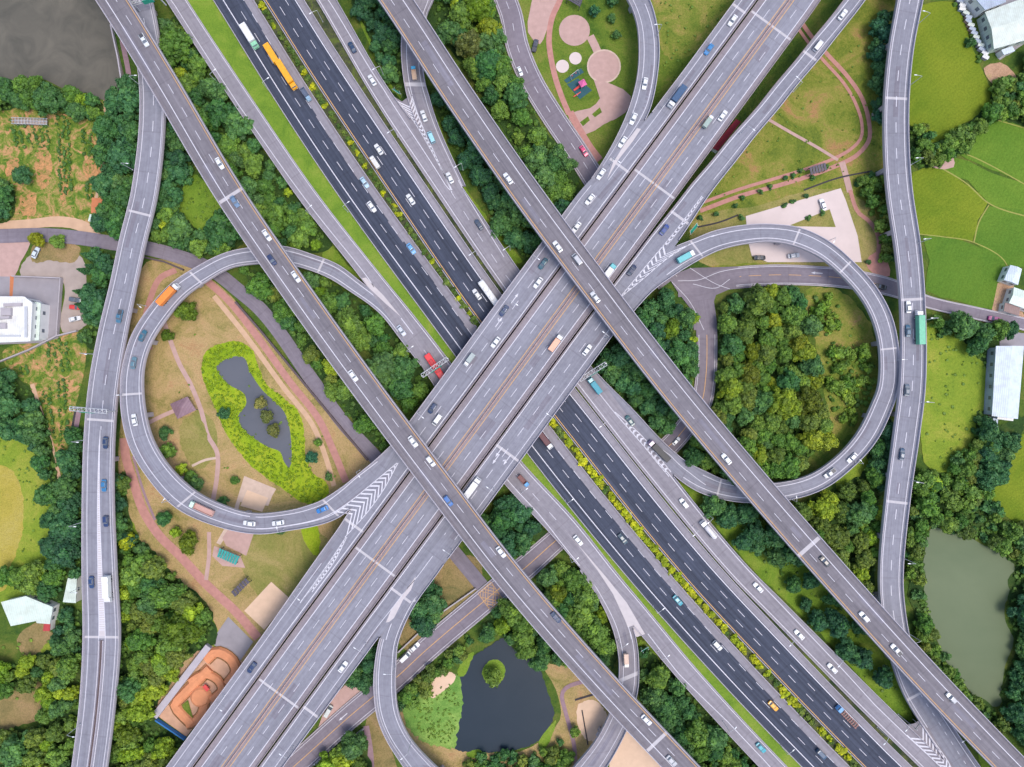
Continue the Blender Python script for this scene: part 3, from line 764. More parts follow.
def m_V1(mb, r):
    r.line(mb, .13, .22); r.line(mb, .87, .22); s1 = r.st(103, 430)[0]; r.line(mb, .52, .24, 0, s1, dash=DASH)
    a, b, c = r.st(100, 430)[0], r.st(102, 636)[0], r.len
    # hatched wedge that widens to a slot between two carriageways
    n = 40; prev = None
    for k in range(n + 1):
        s = a + (b - a) * k / n; w = .004 + .085 * k / n; p, q = r.at(s, .5 - w, .007), r.at(s, .5 + w, .007); cur = (mb.vert(p), mb.vert(q))
        if prev: mb.face((prev[0], prev[1], cur[1], cur[0]), 3)
        prev = cur
    r.line(mb, lambda s: .5 - .004 - .085 * min(1, (s - a) / (b - a)), .24, a); r.line(mb, lambda s: .5 + .004 + .085 * min(1, (s - a) / (b - a)), .24, a)
    for k in range(80):
        f = .1 + .88 * k / 80; s = a + (b - a) * f; w = .08 * f
        r.joint(mb, s, .32, .5 - w, .5 + w, 0, .014)
    jts(mb, r, [(137,211),(103,419),(102,636)], .9)
v1 = viaduct(V1, 'viaduct', 'two lane viaduct along the far left, with a hatched wedge splitting its lanes', 'road_deck', m_V1, group='outer viaducts')
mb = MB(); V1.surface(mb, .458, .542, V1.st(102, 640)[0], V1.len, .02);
keep(mb.build('slot_shade_strip', M['wall_and_slot_shade']), v1)  # dark strip laid on the closed deck, painting the shade of a gap
for t in (.452, .548):
    mb = MB(); prev = None; a = V1.st(102, 640)[0]; n = 40
    for k in range(n + 1):
        s = a + (V1.len - a) * k / n; p = V1.at(s, t - .008); q = V1.at(s, t + .008); u = Vector((0, 0, .8))
        c = [mb.vert(p), mb.vert(p + u), mb.vert(q + u), mb.vert(q)]
        if prev:
            for i in range(3): mb.face((prev[i], prev[i+1], c[i+1], c[i]))
        prev = c
    keep(mb.build('parapet', M['rail_concrete']), v1)
def m_V2(mb, r):
    s1 = r.st(912, 686)[0]; r.line(mb, .15, .24); r.line(mb, .85, .24); r.line(mb, .52, .24, 0, s1, dash=DASH); r.line(mb, .62, .2, s1, r.len, dash=(1.5, 3))
    jts(mb, r, [(896,97),(912,298),(896,501),(916,694)], 1.0)
viaduct(V2, 'viaduct', 'two lane viaduct along the right side past the paddy fields', 'road_deck', m_V2, merge=[E2], group='outer viaducts', pier_w=7.8, pitch=24.0, first=11.5)
# gores on the wide deck
def onto(o, root): keep(o, root); return o
onto(up(gore('paved_gore', [(637,128),(641,129),(633,141),(619,159),(607,179),(613,163),(624,145)], HD, .012)), c1v)
onto(up(gore('paved_gore', [(416,576),(411,590),(403,600),(394,618),(389,622),(386,622.5),(391,610),(401,597)], HD, .012)), c4)
mb = MB(); chevrons(mb, [(397,463),(374,482),(352,500),(334,513)], [(398,463),(384,489),(366,514),(345,537)], HD, pitch=2.3, w=.72); onto(mb.build('chevron_markings', MARKM), c1v)
mb = MB(); chevrons(mb, [(346,537),(330,561),(300,603)], [(347,537),(334,562),(312,592)], HD, pitch=2.0, w=.75, u0=.02); onto(mb.build('chevron_markings', MARKM), c1v)
mb = MB(); chevrons(mb, [(621,296),(636,278),(651,260),(664,245)], [(622,296),(643,279),(666,259.5),(690,244)], HD, pitch=2.3, w=.72); onto(mb.build('chevron_markings', MARKM), c4)
mb = MB(); chevrons(mb, [(664,245),(680,225),(702,196)][::-1], [(667,245),(684,224),(703,197)][::-1], HD, pitch=2.0, w=.8, u0=.05); onto(mb.build('chevron_markings', MARKM), c4)
# ------------------------------------------------------------------ local roads on the ground
mb = MB()
for r in (T, LE, LS, W): r.surface(mb)
mb.poly([P(x, y, .062) for x, y in [(668,277),(690,268),(724,267),(768,265),(768,286),(729,289.5),(716,295),(712,308),(714,330),(694,330),(690,308),(680,295)]][::-1])
struct(mb.build('local_road', M['road_local']))
mb = MB()
T.line(mb, .12, .16, 20, T.len - 10); T.line(mb, .5, .18, dash=(3, 6)); T.line(mb, .88, .16, 20, T.len - 10)
LS.line(mb, .5, .26, 14, LS.len, mi=1); LS.line(mb, .12, .18, 14); LS.line(mb, .88, .18, 14)
LE.line(mb, .5, .2, LE.st(880, 286)[0], LE.st(740, 281)[0], dash=(5, 3), mi=1); LE.line(mb, .1, .18); LE.line(mb, .9, .18, 0, LE.st(735, 278)[0])
for q in ([(690,268),(716,284),(730,289)], [(672,282),(690,302),(704,330)], [(693,284),(716,288),(730,279)]):
    d = [P(x, y, .09) for x, y in cr(q, 6)]
    for a, b in zip(d, d[1:]):
        n_ = (b - a).cross(Vector((0, 0, 1))).normalized() * .09; mb.poly([a + n_, b + n_, b - n_, a - n_][::-1])
# yellow box junction
for i in range(6):
    f = i / 5
    c = [P(x, y, .095) for x, y in [(478,593.5),(491,582),(503.5,600),(490,610)]]
    for a, b in ((c[0].lerp(c[1], f), c[3].lerp(c[2], f)), (c[0].lerp(c[3], f), c[1].lerp(c[2], f))) if i in (0, 5) else ((c[0].lerp(c[1], f), c[1].lerp(c[2], 1 - f)), (c[0].lerp(c[1], f), c[0].lerp(c[3], f)), (c[3].lerp(c[2], f), c[1].lerp(c[2], f)), (c[3].lerp(c[2], f), c[0].lerp(c[3], 1 - f))):
        n_ = (b - a).cross(Vector((0, 0, 1))).normalized() * .1; mb.poly([a + n_, b + n_, b - n_, a - n_][::-1], 1)
arrow(mb, LS, 343, 717, 1); arrow(mb, LE, 817, 273, 1)
struct(mb.build('road_markings', MARKM))
def kerb(road, side, s0=0, s1=None, name='pavement_kerb'):
    mb = MB(); road.rail(mb, side, [], .13, .5, s0, s1); struct(mb.build(name, M['concrete']))
kerb(LS, 0, 30); kerb(LS, 1, 16); kerb(T, 0); kerb(T, 1); kerb(LE, 0, 0, LE.st(740, 285)[0]); kerb(LE, 1, 0, LE.st(735, 275)[0])
# ------------------------------------------------------------------ ground, fields, water, paths
mb = MB(); n = 24; S = 900.0
for i in range(n):
    for j in range(n):
        x0, y0 = -S + 2*S*i/n, -S + 2*S*j/n; d = 2*S/n
        mb.poly([(x0,y0,-.36),(x0+d,y0,-.36),(x0+d,y0+d,-.36),(x0,y0+d,-.36)])
struct(mb.build('ground', M['ground']))
LAYER = [-.34]
def inpoly(x, y, poly):
    c = False; n = len(poly); j = n - 1
    for i in range(n):
        xi, yi = poly[i]; xj, yj = poly[j]
        if (yi > y) != (yj > y) and x < (xj - xi) * (y - yi) / (yj - yi) + xi: c = not c
        j = i
    return c
def patch(name, mat, pts, sub=4, z=None, rough=0.0, kind='structure'):
    if z is None: LAYER[0] += .0015; z = LAYER[0]
    q = cr(pts, sub, True) if sub > 1 else pts
    if rough:
        q2 = []
        for (a, b) in zip(q, q[1:] + q[:1]):
            q2.append(a); q2.append(((a[0]+b[0])/2 + R.uniform(-rough, rough), (a[1]+b[1])/2 + R.uniform(-rough, rough)))
        q = q2
    bm = bmesh.new(); vs_ = [bm.verts.new(P(x, y, 0) + Vector((0, 0, z))) for x, y in q]
    for i in range(len(vs_)): bm.edges.new((vs_[i], vs_[(i + 1) % len(vs_)]))
    bmesh.ops.triangle_fill(bm, use_beauty=True, use_dissolve=False, edges=bm.edges[:], normal=(0, 0, 1))
    for f in bm.faces:
        if f.normal.z < 0: f.normal_flip()
    me = bpy.data.meshes.new(name); bm.to_mesh(me); bm.free(); me.materials.append(M[mat])
    o = link(name, me); o['kind'] = kind; return o
def path(name, mat, pts, w, z=None, h=0.0):
    if z is None: LAYER[0] += .0015; z = LAYER[0]
    r = Road('path', [(x, y, -w/2, w/2, h) for x, y in pts], dz=z); ROADS.pop()
    mb = MB(); r.surface(mb); return struct(mb.build(name, M[mat])), r
# broad grounds
patch('park_lawn', 'grass_dry', [(146,262),(180,262),(205,275),(230,295),(310,392),(372,458),(398,480),(300,610),(255,680),(225,650),(170,600),(128,520),(118,470),(122,400),(125,330)])
patch('lawn', 'grass_olive', [(196,410),(182,435),(196,470),(215,455),(212,420)], rough=1)
patch('lawn', 'grass_field', [(130,520),(150,560),(200,605),(222,645),(190,660),(150,600),(122,560)], rough=2)
patch('lawn', 'grass_olive', [(255,520),(318,530),(330,560),(290,615),(262,600),(240,560)], rough=2)
patch('lawn', 'grass_plaza', [(500,-20),(760,-20),(650,130),(600,190),(560,120),(525,40)])
patch('lawn', 'grass_rough', [(655,-20),(760,-20),(735,18),(670,60),(655,20)], rough=2)
patch('lawn', 'grass_park', [(860,-20),(905,-20),(890,50),(886,150),(890,240),(880,262),(700,262),(690,215),(770,110),(830,30)])
patch('lawn', 'grass_olive', [(692,222),(760,205),(835,188),(868,205),(888,260),(870,280),(760,262),(700,262)], rough=1)
patch('lawn', 'grass_bright', [(182,172),(205,182),(228,225),(210,234),(188,225),(172,205)], rough=2)
patch('lawn', 'grass_bright', [(372,0),(392,6),(398,50),(401,98),(388,84),(372,50),(360,22),(350,-10),(338,-14)], rough=1)
patch('lawn', 'grass_bright', [(433,112),(446,140),(466,188),(492,222),(514,250),(522,262),(510,262),(490,250),(450,170),(432,120)], rough=1)
patch('lawn', 'grass_bright', [(330,244),(345,262),(360,278),(350,276),(332,266),(322,256)], rough=1)
patch('lawn', 'grass_bright', [(680,480),(692,484),(742,503),(790,548),(842,602),(886,652),(908,694),(912,722),(895,712),(852,668),(800,614),(757,574),(715,524)], rough=2)
patch('lawn', 'grass_bright', [(836,655),(880,680),(900,700),(908,726),(880,700),(850,665)], rough=1)
patch('lawn', 'grass_bright', [(980,720),(1010,760),(1030,790),(985,775)], rough=1)
patch('lawn', 'scrub_brown', [(430,560),(480,560),(478,590),(440,620),(410,652),(398,640),(415,600)], rough=1)
patch('lawn', 'scrub_brown', [(372,700),(372,790),(400,790),(395,760),(380,720)], rough=1)
patch('park_lawn', 'grass_dry', [(395,700),(420,720),(460,745),(520,752),(560,720),(556,690),(540,660),(580,672),(612,690),(605,730),(580,775),(440,790),(402,745)])
patch('lawn', 'sand_pale', [(578,706),(592,700),(606,712),(606,724),(592,742),(582,735)], rough=1)
patch('lawn', 'sand_pale', [(622,735),(640,722),(662,760),(668,790),(610,790)], rough=1)
patch('lawn', 'grass_rough', [(806,290),(840,290),(868,320),(878,360),(874,400),(858,430),(834,440),(826,400),(816,340)], rough=2)
patch('lawn', 'grass_field', [(835,465),(865,450),(876,470),(868,500),(840,492)], rough=2)
# bottom left and left edge
patch('field', 'grass_field', [(-20,425),(30,425),(58,470),(62,540),(60,590),(30,600),(-20,600)], rough=2)
patch('field', 'field_yellow', [(-20,466),(8,468),(18,480),(23,510),(20,540),(10,568),(4,590),(-20,590)], rough=1.5)
patch('field', 'scrub_brown', [(16,640),(40,622),(58,636),(50,648),(28,660)], rough=1)
patch('field', 'grass_field', [(40,650),(60,640),(80,660),(80,690),(60,690)], rough=1)
patch('field', 'scrub_brown', [(-20,694),(12,690),(38,682),(53,696),(44,718),(15,726),(-20,738)], rough=2)
# top left: river, allotments
patch('garden_ground', 'garden', [(-20,108),(40,100),(104,100),(112,140),(108,190),(100,222),(60,216),(-20,222)], rough=1)
patch('garden_ground', 'garden', [(2,352),(40,340),(82,332),(86,352),(72,420),(64,480),(48,440),(36,392),(10,372)], rough=1)
patch('river', 'water_river', [(-40,-40),(96,-40),(98,0),(112,28),(120,60),(125,92),(118,101),(100,99),(82,95),(62,88),(46,80),(32,77),(14,81),(-40,92)], 3)
o, r_ = path('path', 'dirt_road', [(105,100),(105,120),(104,150),(100,175),(96,200)], 3)
for q in ([(38,150),(48,150),(50,178),(42,190),(36,176)], [(84,160),(95,162),(95,178),(84,176)], [(100,164),(110,166),(110,181),(98,181)], [(8,160),(18,158),(16,172),(6,176)], [(62,205),(68,190),(66,176),(60,200)], [(20,195),(34,192),(34,215),(22,214)]):
    patch('garden_ground', 'bare_soil', q, rough=1.6)
patch('dirt_road', 'dirt_road', [(-20,223),(0,221),(30,219),(58,216),(82,220),(97,229),(100,234),(88,234),(70,228),(45,227),(20,230),(-20,231)], 3)
patch('driveway', 'plaza', [(0,236),(30,238),(27,250),(20,262),(14,276),(-20,280),(-20,236)], 2)
patch('gravel_lot', 'yard_gravel', [(26,258),(60,250),(82,258),(86,290),(86,325),(62,332),(62,280),(20,276)], rough=1)
patch('lawn', 'scrub_brown', [(32,246),(58,242),(80,248),(74,262),(50,260),(32,262)], rough=1)
patch('yard', 'concrete_yard', [(13,276.5),(63,278.5),(58,338),(40,343),(-20,345),(-20,276)], 1)
patch('yard', 'clay_roof', [(9.5,276),(13.5,276),(12,296),(9,296)], 1)
# left loop park
path('path', 'brick_path', [(124,438),(126,458),(133,480),(142,508),(158,534),(180,556),(208,586),(236,612),(258,638)], 9)
path('path', 'mauve_stone', [(133,456),(143,490),(155,520)], 2.5)
path('path', 'brick_path', [(150,350),(144,330),(150,300),(160,278),(176,270)], 6)
path('path', 'brick_path', [(206,280),(228,300),(256,335),(290,382),(318,418),(334,452),(346,482)], 7)
path('path', 'dirt_road', [(214,296),(246,336),(284,388),(312,424),(326,458),(334,486)], 5)
path('path', 'plaza', [(164,322),(172,345),(180,365),(190,383),(201,410),(208,436),(217,452),(217,476),(213,500)], 4.5)
path('path', 'plaza', [(148,423),(162,416),(176,410)], 4)
path('path', 'plaza', [(209,532),(209,556),(206,580)], 4)
path('path', 'pale_path', [(192,466),(205,460),(216,458)], 2.5)
patch('lawn', 'grass_olive', [(182,420),(196,415),(206,432),(205,450),(190,462),(181,446)], rough=1)
patch('pond_bank', 'reed_rim', [(201,368),(207,350),(222,343),(240,342),(252,350),(257,364),(268,386),(284,398),(298,412),(304,432),(305,455),(313,474),(326,482),(328,494),(318,503),(303,503),(287,492),(268,479),(250,465),(236,448),(224,430),(216,410),(206,388)], rough=.9)
patch('pond', 'water_grey', [(216,367),(226,359),(238,356),(244,358),(250,372),(262,390),(275,402),(284,412),(290,432),(289,468),(284,462),(280,452),(268,447),(252,437),(242,428),(238,416),(246,404),(244,394),(228,384)], 4)
patch('pond_bank', 'reed_rim', [(302,508),(314,520),(320,540),(316,556),(308,548),(300,526)], rough=.8)
patch('court', 'pale_path', [(244,476),(276,489),(272,496),(268,506),(240,502),(234,524),(220,545),(216,543),(232,515)], 1)
patch('court', 'sand_pale', [(247,490),(268,498),(262,512),(240,506)], 1)
patch('court', 'plaza', [(222,538),(240,512),(258,520),(246,556),(226,546)], 1)
patch('court', 'plaza', [(214,546),(240,556),(245,568),(222,566),(212,556)], 1)
patch('court', 'sand_pale', [(271,582),(290,599),(264,630),(244,611)], 1)
patch('court', 'concrete_yard', [(228,617),(253,642),(240,661),(210,643)], 1)
patch('court', 'track_base', [(210,645),(246,664),(186,737),(157,716)], 1)
patch('lawn', 'soil_trail', [(160,660),(182,640),(206,650),(180,690),(160,712),(152,700)], rough=1)
# top: plaza and playground
def disc(name, mat, x, y, r, z=None): return patch(name, mat, [(x + r*math.cos(k*math.pi/14), y + r*math.sin(k*math.pi/14)) for k in range(28)], 1, z)
patch('plaza', 'plaza', [(540,-20),(562,-20),(556,6),(550,20),(546,32),(540,44),(528,32),(530,10)], 2)
path('path', 'brick_path', [(566,-20),(560,0),(552,18),(549,40),(551,58),(556,80),(563,100),(569,114)], 5.5)
path('path', 'plaza', [(590,36),(596,48),(600,58)], 8)
disc('plaza', 'plaza', 574.5, 30, 15.5); disc('plaza', 'pale_path', 604, 66, 17); disc('plaza', 'plaza', 604, 66, 15.5)
disc('plaza', 'lot_concrete', 562.5, 66, 6.5); disc('plaza', 'lot_concrete', 575.5, 58, 6.2)
patch('plaza', 'plaza', [(594,80),(612,84),(631,96),(626,112),(604,124),(586,134),(574,126),(568,114),(590,108),(600,98)], 2)
path('path', 'brick_path', [(570,112),(582,134),(592,150),(600,160)], 7)
patch('lawn', 'grass_plaza', [(580,122),(588,116),(590,120),(583,126)], 1); patch('lawn', 'grass_plaza', [(592,114),(600,107),(602,112),(595,117)], 1)
patch('lawn', 'grass_plaza', [(594,136),(612,120),(614,138),(604,150),(597,146)], 2)
patch('play_surface', 'play_mat', [(567,84),(578,78),(592,90),(580,99)], 1); patch('play_surface', 'play_mat', [(564,80),(581,68),(584,72),(567,83)], 1)
# right park
path('path', 'brick_path', [(800,20),(812,37),(828,55),(848,77),(862,98),(869,122),(869,140),(857,155),(838,165),(812,175),(780,185),(740,196),(700,211)], 4.2)
path('path', 'brick_path', [(796,25),(808,42),(824,61),(843,82),(855,102),(862,124),(861,138),(851,149),(835,158),(812,167),(780,177),(740,189),(704,202)], 3.2)
path('path', 'plaza', [(766,118),(790,132),(815,146),(838,160)], 3)
path('path', 'plaza', [(842,162),(846,176),(850,192)], 6)
path('path', 'brick_path', [(850,190),(858,212),(870,222),(878,236),(878,254),(876,262)], 4)
patch('plaza', 'brick_path', [(866,262),(876,252),(888,262),(890,276),(874,274)], 2)
patch('car_park', 'lot_concrete', [(746,216),(800,200),(841,188),(846,200),(858,236),(862,262),(840,262),(768,262),(752,256),(748,240)], 1)
patch('lawn', 'grass_olive', [(788,226),(830,209),(836,227)], 1)
path('ditch', 'ditch', [(640+58,227),(720,222),(738,215)], 1.6)
path('ditch', 'ditch', [(804,190),(838,178),(872,171)], 1.6)
# right: paddy fields
patch('field', 'paddy_a', [(909,8),(925,4),(955,2),(970,40),(985,75),(995,104),(980,116),(960,125),(945,138),(930,143),(922,128),(908,124),(910,90),(913,50)], 2, rough=.8)
patch('field', 'paddy_b', [(957,150),(985,124),(1000,120),(1045,132),(1045,186),(1000,172),(970,160)], 2, rough=.6)
patch('field', 'paddy_b', [(940,170),(950,156),(990,172),(1045,196),(1045,215),(990,204),(968,180)], 2, rough=.6)
patch('field', 'paddy_a', [(913,172),(938,168),(966,184),(988,203),(978,220),(973,241),(945,236),(918,233)], 2, rough=.6)
patch('field', 'paddy_c', [(974,242),(980,222),(990,206),(1045,225),(1045,262),(1010,266),(990,252)], 2, rough=.6)
patch('field', 'paddy_c', [(924,236),(950,238),(972,244),(1006,264),(1004,284),(992,309),(960,301),(926,290),(930,260)], 2, rough=.6)
path('bund', 'bund', [(938,166),(966,183),(990,204),(1040,220)], 1.3); path('bund', 'bund', [(989,205),(979,222),(974,242)], 1.4)
path('bund', 'bund', [(918,234),(945,237),(973,242),(1007,265),(998,295),(992,309)], 1.0); path('bund', 'bund', [(956,150),(980,160),(1035,190)], 1.1); path('bund', 'bund', [(997,120),(1035,131)], 1.0)
patch('yard', 'plaza', [(930,165),(942,156),(954,158),(954,167),(936,168)], 2, rough=.5)
patch('yard', 'soil_trail', [(998,283),(1012,280),(1026,320),(992,312)], 1)
patch('meadow', 'grass_field', [(925,322),(965,332),(985,352),(992,372),(986,405),(972,440),(952,472),(930,470),(921,440),(925,380)], rough=2)
patch('field', 'paddy_a', [(1045,424),(1020,436),(998,466),(988,496),(994,508),(1045,528)], 3, rough=.6)
path('path', 'plaza', [(990,440),(990,420),(994,400)], 4)
patch('yard', 'concrete_yard', [(958,-20),(972,-4),(985,20),(994,50),(1000,60),(1030,40),(1030,-20)], 1)
patch('yard', 'soil_trail', [(984,68),(1000,62),(1014,72),(1018,86),(996,86)], 2, rough=.6)
patch('yard', 'concrete_yard', [(1000,330),(1030,334),(1030,350),(1000,348)], 1)
patch('pond', 'water_green', [(932,528),(950,532),(968,536),(985,546),(1004,552),(1014,562),(1012,590),(1005,606),(1006,622),(1014,640),(1006,664),(1002,690),(1000,706),(984,704),(964,684),(948,664),(938,642),(929,616),(922,586),(925,552)], 4, rough=.5)
# left strip paths
path('path', 'dirt_road', [(32,384),(40,410),(50,440),(58,474),(66,500)], 4.5)
path('path', 'mauve_stone', [(79,410),(74,440),(70,470),(66,486)], 5); path('ditch', 'ditch', [(75,412),(69,445),(66,480)], 2)
path('path', 'mauve_stone', [(122,40),(128,70),(131,95)], 5)
# bottom pond
patch('pond', 'water_pond', [(503,638),(514,649),(527,656),(539,668),(549,696),(554,716),(545,736),(536,743),(524,748),(500,752),(470,752),(454,748),(456,730),(459,716),(458,676),(466,664),(478,653),(490,646)], 4, rough=1.0)
patch('pond_bank', 'algae', [(404,704),(425,690),(448,682),(458,676),(462,700),(459,725),(454,749),(440,746),(418,740),(406,724)], rough=2.6)
patch('pond_bank', 'grass_bright', [(458,676),(462,660),(474,652),(470,664),(464,676)], rough=.6)
patch('pond_bank', 'grass_bright', [(466,754),(480,750),(484,756),(470,758)], rough=.5)
patch('pond_bank', 'grass_bright', [(538,746),(550,726),(556,720),(552,736),(545,748)], rough=.5)
patch('pond_bank', 'sand_pale', [(427,690),(448,672),(456,676),(440,694),(432,698)], rough=.7)
patch('islet', 'grass_bright', [(482,672),(488,662),(498,660),(505,668),(503,680),(494,686),(486,682)], 3, rough=.5)
path('boardwalk', 'mauve_stone', [(590,680),(566,688),(562,694),(565,710),(570,728),(574,745),(576,768)], 4)
path('ditch', 'ditch', [(575,700),(595,694)], 2); path('ditch', 'ditch', [(582,710),(588,745)], 1.2)
path('path', 'mauve_stone', [(366,726),(370,750),(372,780)], 6)
patch('lawn', 'plaza', [(340,690),(360,676),(368,690),(356,704),(336,716),(322,730),(318,728)], 2)
path('path', 'pale_path', [(318,740),(345,716),(368,698)], 3)
patch('lawn', 'grass_bright', [(640,640),(650,644),(660,665),(648,680),(640,665)], rough=.8)
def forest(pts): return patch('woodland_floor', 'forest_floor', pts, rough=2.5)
# ------------------------------------------------------------------ trees and bushes
def blob(mb, c, r, rng, sub=1, rough=.28, sq=.85, tint=None):
    bm = bmesh.new(); bmesh.ops.create_icosphere(bm, subdivisions=sub, radius=1.0)
    bm.verts.ensure_lookup_table(); i0 = len(mb.v)
    for v in bm.verts:
        k = r * (1 + rng.uniform(-rough, rough)); mb.vert((c[0] + v.co.x * k, c[1] + v.co.y * k, c[2] + v.co.z * k * sq))
    tb = rng.random() if tint is None else tint
    for f in bm.faces: mb.face([i0 + v.index for v in f.verts], 0, None, min(1, max(0, tb * .7 + rng.uniform(-.1, .25))))
    bm.free(); return tb
def leafquads(mb, c, r, rng, n, size, sq=.85, tb=.5):
    for _ in range(n):
        z = rng.uniform(-.35, 1); a = rng.uniform(0, 6.283); q = math.sqrt(max(0, 1 - z * z))
        d = Vector((q * math.cos(a), q * math.sin(a), z)); p = Vector(c) + Vector((d.x * r, d.y * r, d.z * r * sq)) * rng.uniform(.9, 1.28)
        nrm = (d + Vector((rng.uniform(-.95, .95), rng.uniform(-.95, .95), rng.uniform(-.3, .7)))).normalized()
        u = nrm.orthogonal().normalized(); u = (u * math.cos(a * 7) + nrm.cross(u) * math.sin(a * 7)); w = nrm.cross(u)
        s = size * rng.uniform(.6, 1.3)
        mb.poly([p - u * s, p - w * s * .6, p + u * s, p + w * s * .6], 0, None, min(1, max(0, tb * .6 + rng.uniform(-.05, .4))))
def crown_mesh(seed, Rr, Hh, nl, lobe, dome=.9, leaf=.42):
    rng = random.Random(seed); mb = MB()
    ex, ey = rng.uniform(.72, 1.18), rng.uniform(.78, 1.15); ph = rng.uniform(0, 6.28); p2 = rng.uniform(0, 6.28)
    for k in range(nl):
        f = (k + .5) / nl; a = k * 2.39996 + rng.uniform(-.4, .4); rr = Rr * math.sqrt(f) * .86
        rr *= 1 + .17 * math.sin(3 * a + ph) + .12 * math.sin(5 * a + p2)
        x, y = rr * math.cos(a) * ex, rr * math.sin(a) * ey
        z = Hh * (1 - .62 * f ** 1.6 * dome) + rng.uniform(-.75, .75)
        lr = lobe * rng.uniform(.55, 1.4)
        tb = blob(mb, (x, y, z - lr * .6), lr, rng, 1); leafquads(mb, (x, y, z - lr * .6), lr, rng, 46, leaf, tb=tb)
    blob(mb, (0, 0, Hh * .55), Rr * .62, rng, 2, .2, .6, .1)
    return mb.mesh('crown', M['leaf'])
def trunk_mesh(seed, h, r):
    rng = random.Random(seed); mb = MB(); mb.tube((0, 0, -.6), (rng.uniform(-.2, .2), rng.uniform(-.2, .2), h * .6), r, 8, r * .7)
    for k in range(4):
        a = k * 1.57 + rng.uniform(-.4, .4); mb.tube((0, 0, h * .5), (math.cos(a) * h * .28, math.sin(a) * h * .28, h * .88), r * .5, 6, r * .2)
    return mb.mesh('trunk', M['bark'])
CROWNS = {'broad': [crown_mesh(10 + k, 4.0, 7.2, 52, .92, leaf=.38) for k in range(9)],
          'small': [crown_mesh(40 + k, 2.3, 4.3, 15, .85, leaf=.36) for k in range(5)],
          'shrub': [crown_mesh(70 + k, 1.35, 1.7, 9, .6, leaf=.3) for k in range(4)],
          'fine': [crown_mesh(90 + k, 4.0, 7.0, 70, .76, leaf=.36) for k in range(7)]}
TRUNKS = {'broad': [trunk_mesh(1, 6, .24), trunk_mesh(2, 6, .28)], 'small': [trunk_mesh(3, 3.6, .13)], 'fine': [trunk_mesh(4, 6, .22)]}
def conifer():
    rng = random.Random(5); mb = MB()
    for k in range(60):
        f = k / 60; z = .8 + f * 6.8; rr = 1.5 * (1 - f) ** .8; a = k * 2.4; x, y = rr * math.cos(a), rr * math.sin(a)
        tb = blob(mb, (x * .8, y * .8, z), .42 * (1.25 - f), rng, 1); leafquads(mb, (x * .8, y * .8, z), .45 * (1.25 - f), rng, 8, .28, tb=tb)
    return mb.mesh('crown', M['leaf'])
CROWNS['conifer'] = [conifer()]; TRUNKS['conifer'] = [trunk_mesh(6, 4, .14)]
def palm():
    rng = random.Random(9); mb = MB()
    for k in range(15):
        a = k * .42; L = rng.uniform(1.8, 2.4); prev = None
        for j in range(6):
            f = j / 5; p = Vector((math.cos(a) * L * f, math.sin(a) * L * f, 3.2 + .7 * math.sin(f * 2.4) - f * f * 1.0)); w = Vector((-math.sin(a), math.cos(a), 0)) * (.34 * math.sin(.35 + f * 2.6))
            c = (mb.vert(p - w - Vector((0, 0, .12))), mb.vert(p), mb.vert(p + w - Vector((0, 0, .12))))
            if prev: mb.face((prev[0], c[0], c[1], prev[1]), tint=rng.random()); mb.face((prev[1], c[1], c[2], prev[2]), tint=rng.random())
            prev = c
    return mb.mesh('crown', M['leaf'])
CROWNS['palm'] = [palm()]; TRUNKS['palm'] = [trunk_mesh(8, 3.2, .16)]
TREES = []; COUNT = {}
def plant(kind, x, y, s, col, label, group, name, cat, z=0.0, sz=None):
    """one tree: an Empty with its trunk and crown"""
    cm = CROWNS[kind]; o = empty(name, (x, y, z), R.uniform(0, 6.28)); tag(o, label, cat, group)
    sz = sz or s
    j = R.uniform(.86, 1.14)
    c = link('crown', R.choice(cm), o, None, tuple(v * j for v in col)); c.scale = (s, s, sz)
    if kind in TRUNKS:
        t = link('trunk', R.choice(TRUNKS[kind]), o); t.scale = (s, s, sz)
    COUNT[name] = COUNT.get(name, 0) + 1; return o
DARK, DEEP, MIDG, OLIVE, LIME, YEL, TEAL = (.066,.170,.050), (.048,.145,.058), (.112,.225,.038), (.135,.200,.036), (.22,.34,.026), (.38,.44,.014), (.036,.135,.07)
def clear_of_roads(x, y, r, top):
    for o in ROADS:
        z = o.covers((x, y, 0), r)
        if z is not None and (z < 1.0 or top > z - o.thick - .4): return False
    ze = EMB(x, y, r)
    return not ze
def EMB(x, y, r):
    q = Vector((x, y))
    for a, b in ((E1, E2),):
        za = a.covers((x, y, 0), r); zb = b.covers((x, y, 0), r)
        if za is not None or zb is not None: return True
    return False
NOGO = []     # traced polygons kept free of trees (water, buildings, courts)
PXY = lambda X, Y: (X / K + 512, 383.5 - Y / K)
tuft = MB(); weed = MB()
def tufts(poly, n, rng, r0=.5, r1=1.1, hmul=.8, dark=.35, into=None):
    into = into or tuft
    xs = [p[0] for p in poly]; ys = [p[1] for p in poly]; k = 0; tries = 0
    while k < n and tries < n * 12:
        tries += 1; x, y = rng.uniform(min(xs), max(xs)), rng.uniform(min(ys), max(ys))
        if not inpoly(x, y, poly) or any(inpoly(x, y, q) for q in NOGO): continue
        p = P(x, y, 0); r = rng.uniform(r0, r1)
        bad = False
        for o in ROADS:
            z = o.covers(p, r * .6)
            if z is not None and z < 3.6: bad = True; break
            if z is not None and z < 5.2 and o.key in ('E1', 'E2', 'D1', 'D2'): bad = True; break
        if bad: continue
        tb = blob(into, (p.x, p.y, r * .35 * hmul), r, rng, 0 if False else 1, .35, hmul, rng.random() * dark * 2)
        leafquads(into, (p.x, p.y, r * .35 * hmul), r, rng, 7, .3, hmul, tb); k += 1
